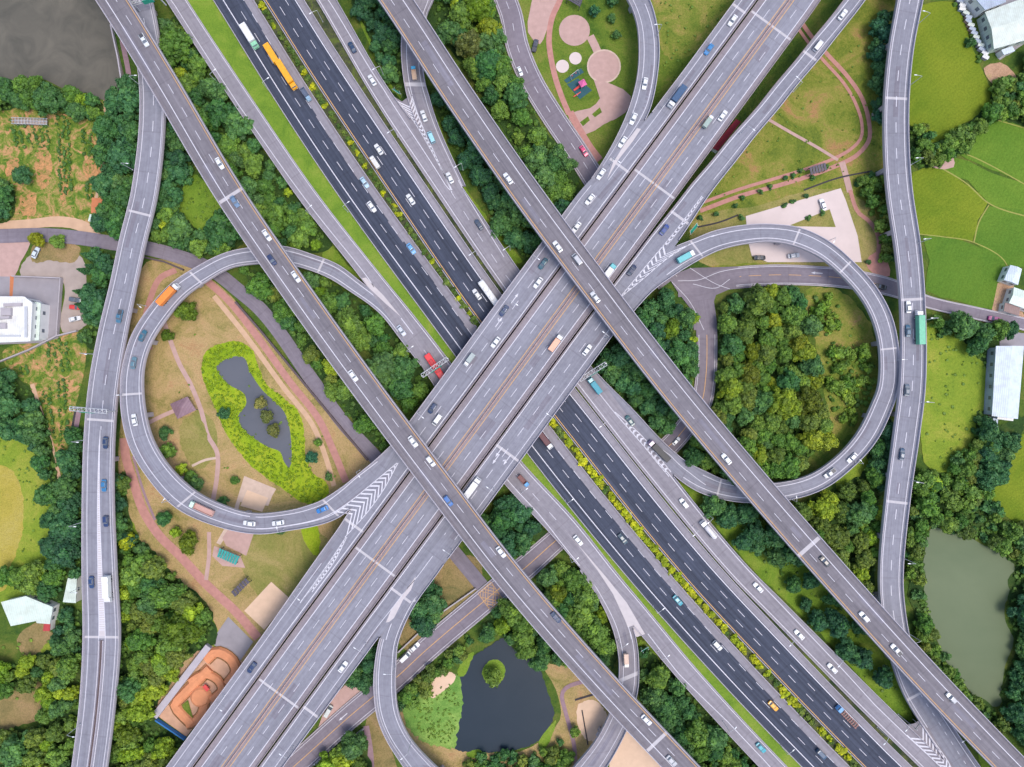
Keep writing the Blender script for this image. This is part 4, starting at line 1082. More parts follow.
def scatter(poly, spacing, kinds, rng_seed, where, understory=0.0, edge=.62, tmax=1e9, floor=True, pack=1.12):
    """kinds: list of (weight, kind, scale0, scale1, colour, adjective, name)"""
    rng = random.Random(rng_seed); xs = [p[0] for p in poly]; ys = [p[1] for p in poly]; pts = []
    area = abs(sum(a[0]*b[1]-b[0]*a[1] for a, b in zip(poly, poly[1:] + poly[:1]))) / 2
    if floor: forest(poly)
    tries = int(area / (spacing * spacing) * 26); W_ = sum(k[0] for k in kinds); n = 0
    for _ in range(tries):
        x, y = rng.uniform(min(xs), max(xs)), rng.uniform(min(ys), max(ys))
        if not inpoly(x, y, poly) or any(inpoly(x, y, q) for q in NOGO): continue
        u = rng.uniform(0, W_)
        for kd in kinds:
            u -= kd[0]
            if u <= 0: break
        _, kind, s0, s1, col, adj, name = kd; s = rng.uniform(s0, s1) * (rng.uniform(1.15, 1.4) if rng.random() < .14 else rng.uniform(.7, .95) if rng.random() < .25 else 1)
        rad = {'broad': 4.0, 'fine': 4.0, 'small': 2.3, 'shrub': 1.35, 'conifer': 1.5, 'palm': 2}[kind] * s
        sp = max(spacing * K * .5, rad * pack)
        p = P(x, y, 0)
        if any((p.x - a) ** 2 + (p.y - b) ** 2 < ((sp + c) / 2) ** 2 for a, b, c in pts): continue
        if any(inpoly(x + ox * rad / K * .8, y + oy * rad / K * .8, q) for q in NOGO for ox, oy in ((1,0),(-1,0),(0,1),(0,-1))): continue
        top = {'broad': 7.8, 'fine': 7.6, 'small': 4.7, 'shrub': 2, 'conifer': 8, 'palm': 4}[kind] * s
        if not clear_of_roads(p.x, p.y, rad * edge, top): continue
        pts.append((p.x, p.y, sp))
        plant(kind, p.x, p.y, s, col, f'{adj} {where}', f'{adj} {where}', name, 'bush' if kind == 'shrub' or name == BU else 'tree'); n += 1
        if n >= tmax: break
    if understory: tufts(poly, int(area * understory), rng)
    return n
BT, ST, SH = 'broadleaf_tree', 'young_tree', 'shrub'
DT, FT, BU = 'dark_broadleaf_tree', 'dense_crowned_tree', 'bush'
def wood(poly, where, seed, spacing=17, mix='mid', under=.02, **kw):
    mixes = {
     'mid':  [(5,'broad',.8,1.35,MIDG,'mid green leafy tree',BT),(4.5,'broad',.85,1.5,DARK,'dark green leafy tree',DT),(1.2,'small',.9,1.3,DARK,'dark green bush',BU),(.35,'small',.9,1.3,LIME,'small lime green tree',ST)],
     'dark': [(5,'broad',.8,1.3,DEEP,'deep green leafy tree',DT),(3,'broad',.8,1.25,DARK,'dark green leafy tree',DT),(1.2,'small',.9,1.3,DEEP,'deep green bush',BU)],
     'olive':[(4,'fine',.85,1.35,OLIVE,'olive green tree',FT),(4,'broad',.85,1.3,MIDG,'mid green leafy tree',BT),(3,'broad',.7,1.25,LIME,'lime green tree',BT),(2,'broad',.8,1.4,DARK,'dark green leafy tree',DT),(1.5,'small',.9,1.3,MIDG,'small green tree',ST)],
     'jungle':[(3,'fine',.9,1.4,OLIVE,'olive green tree',FT),(4,'fine',.8,1.3,MIDG,'mid green dense tree',FT),(3,'broad',.85,1.3,DARK,'dark green leafy tree',DT),(1.3,'fine',.9,1.4,(.22,.29,.024),'yellowish green tree',FT),(1,'small',.9,1.2,MIDG,'small green tree',ST)],
     'teal': [(5,'small',1.0,1.5,TEAL,'bluish green bush',BU),(3,'broad',.6,.9,DEEP,'deep green leafy tree',DT)],
     'meadowbush':[(5,'shrub',1.1,1.9,(.15,.27,.035),'light green shrub',SH),(2,'small',.7,1.0,(.12,.23,.03),'small green tree',ST)],
     'scrub':[(4,'small',.85,1.3,MIDG,'small green tree',ST),(3,'shrub',1.1,1.9,DARK,'dark green shrub',SH),(2,'small',.8,1.2,OLIVE,'small olive tree',ST),(1.5,'broad',.6,.9,MIDG,'mid green leafy tree',BT)],
    }[mix]
    return scatter(poly, spacing, mixes, seed, where, under, **kw)
POND_R = [(932,528),(950,532),(985,546),(1014,562),(1012,590),(1005,606),(1014,640),(1006,664),(1000,706),(984,704),(964,684),(938,642),(922,586),(925,552)]
POND_B = [(503,638),(539,668),(549,696),(554,716),(545,736),(536,743),(500,752),(454,748),(456,730),(459,716),(458,676),(478,653)]
RIVER = [(-40,-40),(98,-40),(112,28),(120,60),(125,92),(118,101),(62,88),(32,77),(-40,92)]
NOGO += [[(20,250),(86,256),(90,330),(60,335)], POND_R, POND_B, RIVER, [(147,716),(206,640),(226,610),(258,640),(250,668),(190,746)], [(-20,590),(30,590),(62,602),(58,638),(34,638),(4,632)], [(560,60),(630,60),(630,130),(570,130)],
         [(-20,274),(66,276),(62,342),(-20,350)], [(986,340),(1030,340),(1030,432),(984,426)], [(976,0),(1030,-10),(1030,48),(990,56)], [(62,578),(86,576),(84,612),(68,604)], [(998,262),(1030,262),(1030,320),(1000,312)]]
wood([(164,40),(176,14),(200,40),(250,130),(292,192),(332,246),(296,254),(268,238),(228,168),(180,84)], 'in the strip between left flyover and left side road', 1, 16, 'mid', .03)
wood([(162,130),(176,120),(196,160),(184,182),(176,210),(158,214),(156,180)], 'beside the clearing right of the far left viaduct', 2, 15, 'dark', .03)
wood([(150,214),(178,208),(200,232),(232,226),(244,242),(226,252),(196,258),(152,244)], 'around the foot of the clearing above the left loop', 3, 14, 'mid', .03)
wood([(118,100),(142,84),(144,150),(134,200),(118,240),(104,230),(112,180),(104,150),(112,118)], 'between the allotments and the far left viaduct', 4, 14, 'dark', .03)
wood([(-15,92),(14,82),(32,78),(62,89),(100,100),(104,116),(70,116),(40,104),(-15,112)], 'on the river bank above the allotments', 5, 13, 'mid', .04)
wood([(306,278),(326,282),(358,300),(386,322),(408,352),(428,376),(428,396),(410,410),(386,376),(352,330),(318,290)], 'in the strip between the left flyover and the left loop ramp', 6, 16, 'mid', .03)
wood([(244,268),(262,276),(300,318),(340,372),(378,428),(394,448),(380,448),(346,412),(316,372),(266,306)], 'in the narrow strip between the left flyover and the local road', 7, 12, 'olive', .04)
wood([(352,-10),(378,-10),(398,20),(402,62),(404,96),(396,90),(384,72),(376,52),(366,30)], 'beside the green sign and the right side road', 8, 16, 'dark', .02)
wood([(430,88),(452,98),(500,172),(540,242),(528,262),(514,246),(494,218),(470,170),(446,130)], 'in the strip between the right flyover and its lower ramp', 9, 15, 'dark', .04)
wood([(426,6),(446,-12),(498,-12),(500,26),(508,70),(532,110),(560,150),(582,186),(572,202),(552,206),(520,156),(470,76)], 'between the right flyover and the curving local road at the top', 10, 17, 'mid', .03)
wood([(528,224),(552,208),(574,204),(560,224),(548,238)], 'under the upper edge of the wide deck', 11, 12, 'dark', .03)
wood([(600,362),(640,316),(660,298),(686,308),(694,330),(694,380),(684,414),(664,436),(652,436),(630,408),(612,388)], 'between the wide deck and the local road junction', 12, 15, 'dark', .03)
wood([(722,300),(752,288),(782,287),(796,300),(808,330),(806,360),(816,400),(828,424),(820,446),(790,472),(748,474),(724,452),(712,424),(716,380),(720,330)], 'in the wood enclosed by the right loop ramp', 13, 17, 'jungle', .03)
wood([(812,292),(838,298),(838,350),(874,350),(874,392),(856,428),(836,416),(826,390),(820,340)], 'by the grassy clearing inside the right loop ramp', 14, 13, 'meadowbush', .022, floor=False, tmax=26)
wood([(682,448),(700,430),(720,446),(744,474),(720,474),(694,460)], 'between local road and lower left of the right loop', 15, 13, 'olive', .03)
wood([(772,508),(800,502),(840,490),(868,470),(878,500),(874,560),(872,600),(860,596),(830,560)], 'in the wedge between right flyover and right viaduct', 16, 15, 'olive', .035)
wood([(870,440),(886,420),(886,470),(880,500),(870,470)], 'beside the right viaduct below the right loop', 17, 12, 'dark', .04)
wood([(692,490),(726,506),(762,510),(812,560),(800,570),(770,560),(740,540)], 'on the bright grass below the right loop ramp', 18, 24, 'dark', .008, floor=False, tmax=12, pack=1.3)
wood([(770,560),(812,570),(846,608),(880,650),(898,680),(880,676),(846,654),(806,610)], 'on the grass slope left of the right flyover', 19, 30, 'dark', .006, floor=False, tmax=15, pack=1.4)
wood([(908,480),(924,470),(955,474),(972,446),(984,450),(984,500),(1000,520),(1040,530),(1040,572),(1016,566),(1000,548),(966,534),(930,526),(914,560),(904,580),(902,540)], 'on the upper bank of the green pond', 20, 15, 'scrub', .045)
wood([(912,570),(924,560),(924,590),(936,640),(960,684),(996,710),(1000,740),(972,716),(940,690),(920,640)], 'on the left bank of the green pond', 21, 14, 'scrub', .05)
wood([(1016,566),(1040,560),(1040,760),(1024,740),(1004,720),(1002,690),(1012,664),(1018,640),(1008,610)], 'on the right bank of the green pond', 22, 13, 'dark', .04)
wood([(980,410),(992,420),(1002,424),(1024,416),(1024,430),(1000,450),(990,480),(980,490),(976,450)], 'below the long white shed', 23, 12, 'dark', .04)
wood([(950,324),(972,322),(1000,330),(998,352),(990,372),(978,356),(962,340)], 'along the lane above the long white shed', 24, 12, 'mid', .04)
wood([(910,128),(924,130),(934,146),(950,140),(960,152),(940,160),(926,168),(912,164)], 'between the paddy fields', 25, 11, 'scrub', .04)
wood([(940,146),(962,128),(994,108),(1000,118),(980,126),(958,150)], 'along the ditch between paddy fields', 26, 10, 'scrub', .04)
wood([(994,86),(1018,82),(1026,60),(1040,70),(1040,126),(1004,118),(992,104)], 'below the pale green warehouse', 27, 12, 'scrub', .03)
wood([(870,20),(892,16),(886,60),(884,130),(874,120),(872,70)], 'in the rough grass left of the right viaduct', 28, 13, 'teal', .01, floor=False)
wood([(856,178),(884,172),(888,200),(892,262),(880,262),(872,220)], 'by the brick path left of the right viaduct', 29, 14, 'scrub', .015, floor=False)
wood([(486,520),(506,498),(520,490),(540,522),(548,536),(520,560),(506,556)], 'between the wide deck and left side road', 30, 14, 'dark', .03)
wood([(536,584),(560,562),(576,572),(596,600),(610,630),(614,668),(600,664),(570,632)], 'in the wedge between left flyover and left side road', 31, 14, 'mid', .035)
wood([(514,596),(540,610),(572,646),(560,664),(540,660),(524,646),(506,634),(492,632),(480,640),(486,620)], 'on the upper bank of the dark pond', 32, 15, 'mid', .03)
wood([(640,650),(648,650),(680,684),(726,730),(764,772),(740,800),(708,776),(668,730),(640,700)], 'in the wedge right of the left flyover at the bottom', 33, 15, 'mid', .04)
wood([(118,556),(140,540),(170,570),(210,610),(216,640),(186,660),(160,700),(152,712),(180,740),(184,760),(160,800),(112,800),(118,700),(122,640)], 'in the wood right of the far left viaduct', 34, 18, 'olive', .035)
wood([(-15,660),(20,664),(46,650),(78,660),(80,700),(70,800),(-15,800),(-15,740),(40,724),(54,696),(40,680),(-15,690)], 'in the bottom left corner wood', 35, 17, 'olive', .035)
wood([(14,590),(12,570),(40,566),(66,572),(80,590),(60,606),(40,592),(26,590)], 'behind the pale roofed house at bottom left', 36, 13, 'mid', .04)
wood([(50,604),(80,612),(82,650),(60,640),(50,630)], 'right of the pale roofed house at bottom left', 37, 14, 'dark', .03)
wood([(-15,376),(20,380),(38,404),(52,446),(62,500),(80,540),(80,575),(58,570),(56,500),(36,450),(-15,410)], 'along the dirt path at the left edge', 38, 14, 'dark', .04)
wood([(66,500),(80,430),(82,520),(80,560),(70,540)], 'hard against the far left viaduct', 39, 11, 'dark', .05)
wood([(96,252),(108,246),(118,252),(112,290),(98,330),(91,350),(86,345),(95,300)], 'between the gravel lot and far left viaduct', 40, 12, 'dark', .04)
wood([(324,760),(346,740),(362,736),(368,790),(318,790)], 'beside the local road at the bottom', 41, 14, 'olive', .04)
wood([(399,690),(420,676),(446,654),(468,634),(478,636),(462,656),(440,676),(428,688),(410,706),(402,704)], 'on the left bank of the dark pond', 42, 11, 'scrub', .05, floor=False)
wood([(352,664),(366,652),(376,640),(372,690),(356,682)], 'under the lower edge of the wide deck', 43, 11, 'dark', .04)
wood([(414,602),(428,584),(440,596),(436,616),(422,626)], 'between the ramp and the local road', 45, 11, 'dark', .02, floor=False)
wood([(118,520),(118,480),(124,470),(128,510),(134,540),(124,548)], 'beside the far left viaduct by the brick path', 46, 11, 'dark', .05)
wood([(-15,178),(10,182),(16,196),(10,220),(-15,220)], 'at the left edge of the upper allotments', 47, 12, 'dark', .03)
wood([(984,400),(990,396),(988,450),(976,470),(960,490),(940,478),(970,440)], 'along the right edge of the meadow', 49, 12, 'scrub', .03, floor=False)
wood([(928,322),(950,324),(966,338),(940,332)], 'along the lane at the top of the meadow', 50, 10, 'scrub', .04, floor=False)
wood([(960,6),(974,30),(984,66),(978,70),(966,40),(950,0)], 'along the upper paddy field and the warehouse yard', 51, 30, 'scrub', 0.01, floor=False, tmax=1)
wood([(462,764),(480,754),(520,756),(560,744),(572,760),(560,790),(470,790)], 'on the lower bank of the dark pond', 52, 15, 'scrub', .012, floor=False)
# single trees that stand out
def one(kind, px, py, s, col, label, name=BT, cat='tree', group=None):
    p = P(px, py, 0); return plant(kind, p.x, p.y, s, col, label, group, name, cat)
one('fine', 192, 313, 1.15, (.10,.17,.015), 'bushy lime green tree inside the left loop beside the local road')
one('fine', 170, 336, .6, (.10,.17,.015), 'small round lime tree beside the thin path inside the left loop', ST)
one('broad', 132, 539, .85, YEL, 'bright yellow green round tree by the brick path and far left viaduct')
one('broad', 193, 540, 1.0, (.14,.19,.015), 'yellowish tree inside the lower bend of the left loop')
one('broad', 168, 517, .75, DARK, 'dark round tree under the lower bend of the left loop')
one('small', 178, 531, .9, LIME, 'small pale green tree beside the yellowish tree in the left loop', ST)
one('broad', 127, 482, .8, OLIVE, 'olive tree at the bend of the brick path by the far left viaduct')
one('small', 168, 432, 1.0, DARK, 'small dark tree by the inner edge of the left loop, upper of two', ST)
one('small', 171, 450, 1.3, MIDG, 'rounded green tree by the inner edge of the left loop, lower of two', ST)
one('small', 185, 468, 1.0, LIME, 'small lime tree on the dry lawn inside the left loop', ST)
one('small', 193, 476, 1.0, MIDG, 'green tree touching the small lime tree inside the left loop', ST)
one('broad', 199, 483, .75, DARK, 'dark tree beside the inner kerb at the lower left of the left loop')
one('small', 225, 501, .9, DARK, 'dark little tree at the inner kerb near the concrete frame', ST)
one('small', 236, 480, .7, MIDG, 'tiny green tree above the concrete frame', ST)
one('small', 227, 413, 1.1, DEEP, 'deep green bush on the bright green pond rim', ST)
one('small', 314, 456, 1.15, TEAL, 'bluish round bush right of the bright green rimmed pond', ST)
one('small', 319, 442, .7, MIDG, 'little green bush just above the bluish round bush', ST)
one('small', 330, 476, .7, DARK, 'little dark bush by the red path near the left loop', ST)
one('shrub', 281, 530, 1.4, DARK, 'dark bush under the left loop near the wide deck', SH, 'bush')
for k, (x, y, q) in enumerate([(263,403,'upper'),(269,416,'middle'),(276,430,'lower')]): one('fine', x, y, .72, (.15,.17,.05), f'{q} olive brown reed clump standing in the bright green rimmed pond', 'reed_clump', 'reeds')
one('broad', 42, 241, .75, (.17,.22,.012), 'yellow green tree beside the driveway at the left edge')
one('broad', 62, 243, .7, MIDG, 'green tree beside the local road left of the gravel lot')
for k, (x, y) in enumerate([(92,257),(88,272),(84,293),(96,268),(86,306)]):
    one('conifer', x, y, .95, DEEP, 'dark pointed conifer in the row along the gravel lot', 'conifer', 'tree', 'conifers along the gravel lot')
one('broad', 29, 178, .9, DEEP, 'dark tree standing alone at the lower left of the upper allotments')
one('broad', 119, 100, .85, DEEP, 'dark round tree at the corner of the river bank')
one('broad', 96, 116, .65, DARK, 'green bush at the top of the allotment path')
one('small', 594, 14, .9, TEAL, 'small bluish tree on the lawn above the round plazas, left of two', ST)
one('small', 612, 4, .9, DEEP, 'small dark tree on the lawn near the top edge', ST)
one('small', 611, 20, .7, DARK, 'small tree on the lawn below the dark one near the top edge', ST)
one('small', 616, 37, .7, DARK, 'small tree on the lawn between round plaza and curved ramp', ST)
one('palm', 929, 482, 1.5, LIME, 'pale palm like tree beside the right viaduct above the pond', 'palm_tree')
one('broad', 1003, 330, .85, DEEP, 'dark bushy tree at the lane end above the long shed')
one('broad', 688, 319, .85, LIME, 'bright lime round tree beside the local road bend, uppermost')
one('broad', 668, 331, 1.0, (.10,.19,.016), 'large lime green tree left of the local road bend')
one('broad', 690, 341, .55, LIME, 'small bright lime tree beside the local road bend')
one('broad', 674, 355, .75, LIME, 'lime green tree at the lower part of the road bend')
one('broad', 600, 612, .85, (.19,.25,.014), 'bright yellow green tree inside the bottom ramp fork')
one('broad', 556, 590, 1.15, (.12,.18,.015), 'large yellow green tree beside the tunnel of the local road')
one('broad', 390, 376, .95, LIME, 'bright lime round tree beside the red bus gantry')
one('fine', 745, 375, 1.25, (.12,.15,.015), 'large yellowish tree at the left side of the looped wood')
one('fine', 800, 400, 1.45, (.115,.14,.014), 'broad mossy yellow tree in the middle of the looped wood')
one('fine', 794, 346, 1.2, (.12,.16,.014), 'yellowish domed tree in the upper part of the looped wood')
one('fine', 748, 352, 1.0, (.16,.2,.012), 'pale yellow tree near the left edge of the looped wood')
one('small', 493, 673, 1.45, (.11,.21,.03), 'bright green round bush on the islet in the dark pond', 'islet_bush', 'bush')
one('small', 574, 728, 1.0, MIDG, 'green tree beside the boardwalk right of the dark pond', ST)
one('small', 560, 740, .6, DARK, 'small dark tree between the boardwalk and the dark pond', ST)
one('broad', 505, 751, .5, DARK, 'dark bush at the lower shore of the dark pond', ST)
one('broad', 557, 762, .9, MIDG, 'green tree at the bottom edge left of the boardwalk')
one('broad', 172, 590, 1.5, MIDG, 'large domed tree in the wood near the brick path')
one('broad', 190, 622, 1.75, (.115,.18,.014), 'large lime domed tree near the grey court')
one('broad', 145, 690, 1.1, LIME, 'lime tree at the left side of the clay track wall')
one('broad', 166, 654, 1.0, LIME, 'lime tree above the clay track, in the wood')
one('broad', 135, 728, 1.15, (.10,.18,.016), 'round lime tree in the wood below the clay track')
one('broad', 163, 745, .8, (.10,.18,.016), 'small lime tree by the blue fence corner')
for k, (x, y) in enumerate([(793,176),(785,178),(826,167),(800,171),(812,178),(760,192),(770,187),(742,198),(735,206),(806,196),(784,206),(792,202)]):
    one('shrub', x, y, .7, DARK, 'small dark shrub along the brick path in the right park', SH, 'bush', 'shrubs along the brick path in the right park')
for k, (x, y) in enumerate([(808,218),(822,213),(741,218),(700,218),(716,214),(864,184),(868,262),(856,184)]):
    one('shrub', x, y, .75, DARK, 'small dark shrub on the lawns round the car park', SH, 'bush', 'shrubs round the car park')
one('fine', 477, 16, 1.6, (.16,.24,.016), 'large lime green tree at the top edge left of the curving local road')
one('fine', 490, 36, 1.2, (.15,.225,.016), 'lime green tree by the curving local road, below the larger one at the top edge')
one('fine', 470, 52, 1.45, (.09,.12,.03), 'large olive brown tree between the right flyover and the curving local road')
one('broad', 489, 72, 1.5, DARK, 'large dark tree by the curving local road, below the olive brown one')
# planted median: rounded shrubs
def fpt(px, py, h): return P(px, py, h)
rng = random.Random(77)
seg = [(0, .36, 3.4, .8), (.55, 1.0, 2.9, 1.0)]
s = 4.0
while s < D1.len - 4:
    f = s / D1.len; a = D1.at(s, 1); b = D2.at(D2.len * f, 0); w = (b - a).length; m = a.lerp(b, .5 + rng.uniform(-.12, .12))
    if not (C1.covers(m, -1) or C23.covers(m, 0) or C4.covers(m, -1)):
        u = rng.random(); late = f > .45
        mid_ = .55 < f < .80; col = (.36, .42, .014) if u < (.96 if mid_ else .6 if late else .25) else (.10, .17, .03)
        o = plant('shrub', m.x, m.y, rng.uniform(.7, 1.05) * (1.1 if late else .9), col, 'yellow green shrub in the planted median of the dark motorway' if col[0] > .1 else 'dark green shrub in the planted median of the dark motorway',
              'yellow green median shrubs' if col[0] > .1 else 'dark green median shrubs', SH, 'bush', z=HM - .05, sz=rng.uniform(.6, .85))
    s += rng.uniform(1.5, 2.3) if .5 < f < .8 else rng.uniform(1.9, 3.2)
# low growth: meadow weeds, allotment crops, reeds
rng = random.Random(3)
tufts([(926,326),(966,334),(990,370),(984,410),(955,470),(930,468),(924,400)], 62, rng, 0.21, 0.68, 0.25, into=weed)
tufts([(862,320),(874,350),(872,392),(856,424),(846,400),(850,330)], 43, rng, 0.28, 0.68, 0.29, into=weed)
tufts([(700,150),(770,120),(830,60),(880,30),(884,150),(850,175),(770,185),(700,205)], 72, rng, 0.14, 0.45, 0.25, into=weed)
tufts([(-10,430),(40,430),(60,480),(62,580),(30,600),(20,560),(24,500),(8,468)], 81, rng, 0.21, 0.60, 0.25, into=weed)
tufts([(690,490),(760,514),(820,580),(900,690),(905,720),(850,664),(760,572)], 67, rng, 0.21, 0.68, 0.29, into=weed)
tufts([(150,350),(200,320),(300,400),(350,470),(330,520),(250,520),(200,500),(150,440)], 28, rng, 0.17, 0.45, 0.25, into=weed)
tufts([(410,700),(448,682),(459,700),(453,745),(420,736)], 156, rng, 0.2, 0.42, 0.25, into=weed)
tufts([(180,175),(205,185),(225,225),(200,230),(180,215)], 28, rng, 0.21, 0.60, 0.25, into=weed)
tufts([(0,640),(80,640),(80,700),(0,700)], 57, rng, 0.28, 0.75, 0.34, into=weed)
tufts([(-10,350),(60,345),(82,340),(84,400),(64,470),(40,400)], 62, rng, 0.21, 0.68, 0.29, into=weed)
tufts([(-10,110),(100,104),(108,200),(60,214),(-10,214)], 57, rng, 0.21, 0.60, 0.29, into=weed)
tufts([(570,-10),(640,-10),(632,60),(610,40),(590,10)], 14, rng, 0.17, 0.38, 0.25, into=weed)
tufts([(660,0),(740,0),(680,90),(660,80)], 43, rng, 0.17, 0.52, 0.25, into=weed)
tufts([(930,528),(1010,556),(1012,566),(985,550),(935,534)], 57, rng, 0.28, 0.68, 0.34, into=weed)
tufts([(925,560),(932,600),(945,650),(938,660),(920,600)], 43, rng, 0.28, 0.68, 0.34, into=weed)
reed = MB(); rng = random.Random(31); keepNOGO = list(NOGO)
NOGO += [[(216,367),(226,359),(238,356),(244,358),(250,372),(262,390),(275,402),(284,412),(290,432),(289,468),(284,462),(268,447),(242,428),(238,416),(246,404),(244,394),(228,384)]]
tufts([(201,368),(207,350),(222,343),(240,342),(252,350),(257,364),(268,386),(284,398),(298,412),(304,432),(305,455),(313,474),(326,482),(328,494),(318,503),(303,503),(287,492),(268,479),(250,465),(236,448),(224,430),(216,410),(206,388)], 900, rng, .2, .48, .6, into=reed)
o = reed.build('reed_bed', M['leaf_low']); o.color = (.29, .39, .02, 1); o['kind'] = 'stuff'
NOGO[:] = keepNOGO
o = weed.build('meadow_weeds', M['leaf_low']); o.color = (.21, .31, .04, 1); o['kind'] = 'stuff'
o = tuft.build('undergrowth', M['leaf_low']); o.color = (.10, .19, .03, 1); o['kind'] = 'stuff'
# allotment rows: crop plants in beds, too many to count
mb = MB(); rng = random.Random(21)
for (x0, y0, x1, y1, ang, n, gap) in [(58,116,80,196,1.45,3,5),(84,130,96,158,1.5,2,6),(40,120,56,150,1.2,2,6),(10,120,34,150,.2,4,7),(88,182,98,200,1.5,2,5),(20,366,64,376,.3,2,6),(48,340,74,372,1.3,4,6),(44,388,64,440,1.3,2,6),(58,380,72,460,1.35,2,6)]:
    for k in range(n):
        ox = k * gap
        for j in range(int(math.dist((x0, y0), (x0, y1)) / 1.6)):
            y = y0 + j * 1.6; x = x0 + ox + (y - y0) * math.cos(ang) * .3 + rng.uniform(-1.5, 1.5)
            if rng.random() < .35: continue
            p = P(x, y, 0); r = rng.uniform(.25, .8)
            tb = blob(mb, (p.x, p.y, r * .4), r, rng, 1, .3, .8); leafquads(mb, (p.x, p.y, r * .4), r, rng, 6, .24, tb=tb)
o = mb.build('vegetable_crops', M['leaf_low']); o.color = (.07, .155, .03, 1); o['kind'] = 'stuff'
print('TREES', COUNT)
# ------------------------------------------------------------------ vehicles (x forward, metres)
def loft(mb, secs, cap=True, mi=0):
    """secs: list of rings with the same number of points"""
    n = len(secs[0]); prev = None; first = None
    for r in secs:
        c = [mb.vert(p) for p in r]
        if prev:
            for i in range(n): j = (i + 1) % n; mb.face((prev[i], prev[j], c[j], c[i]), mi)
        else: first = c
        prev = c
    if cap: mb.face(first[::-1], mi); mb.face(prev, mi)
def ring(x, hw, z0, z1, r=.12):
    return [(x, -hw * .94, z0), (x, -hw, z0 + .25), (x, -hw, z1 - r * 1.2), (x, -hw + r * 1.3, z1), (x, hw - r * 1.3, z1), (x, hw, z1 - r * 1.2), (x, hw, z0 + .25), (x, hw * .94, z0)]
def rbox(x0, x1, hw, z0, z1, b=.05, mi=0, mb=None):
    mb = mb or MB(); f = lambda x, s: ring(x, hw - s, z0 + s, z1 - s, .06 + b)
    loft(mb, [f(x0, b), f(x0 + b, 0), f(x1 - b, 0), f(x1, b)], mi=mi); return mb
def fix(me):
    bm = bmesh.new(); bm.from_mesh(me); bmesh.ops.recalc_face_normals(bm, faces=bm.faces); bm.to_mesh(me); bm.free(); return me
def wheel(x, y, r=.33, w=.22):
    mb = MB(); mb.tube((x, y - w / 2, r), (x, y + w / 2, r), r, 16)
    s = 1 if y > 0 else -1
    mb.tube((x, y + s * w * .5, r), (x, y + s * (w * .5 + .012), r), r * .6, 12, mi=1)
    return fix(mb.mesh('wheel', [M['tyre'], M['galv']]))
def lampbox(x, y, z, sx, sy, sz, name, mat):
    mb = MB(); mb.box((x, y, z), sx, sy, sz); return mb.mesh(name, M[mat])
def pane(q, name='window', off=.015, shrink=.9):
    """a slab of glass just proud of a cabin face"""
    q = [Vector(p) for p in q]; c = sum(q, Vector()) / len(q); n = (q[1] - q[0]).cross(q[2] - q[1]).normalized()
    if n.dot(c - Vector((0, 0, 1.0))) < 0: n = -n
    a = [c + (p - c) * shrink + n * off for p in q]; b = [p - n * (off + .02) for p in a]; mb = MB()
    i = [mb.vert(p) for p in a]; j = [mb.vert(p) for p in b]; m = len(a)
    mb.face(i); mb.face(j[::-1])
    for k in range(m): l = (k + 1) % m; mb.face((i[k], j[k], j[l], i[l]))
    return fix(mb.mesh(name, M['glass']))
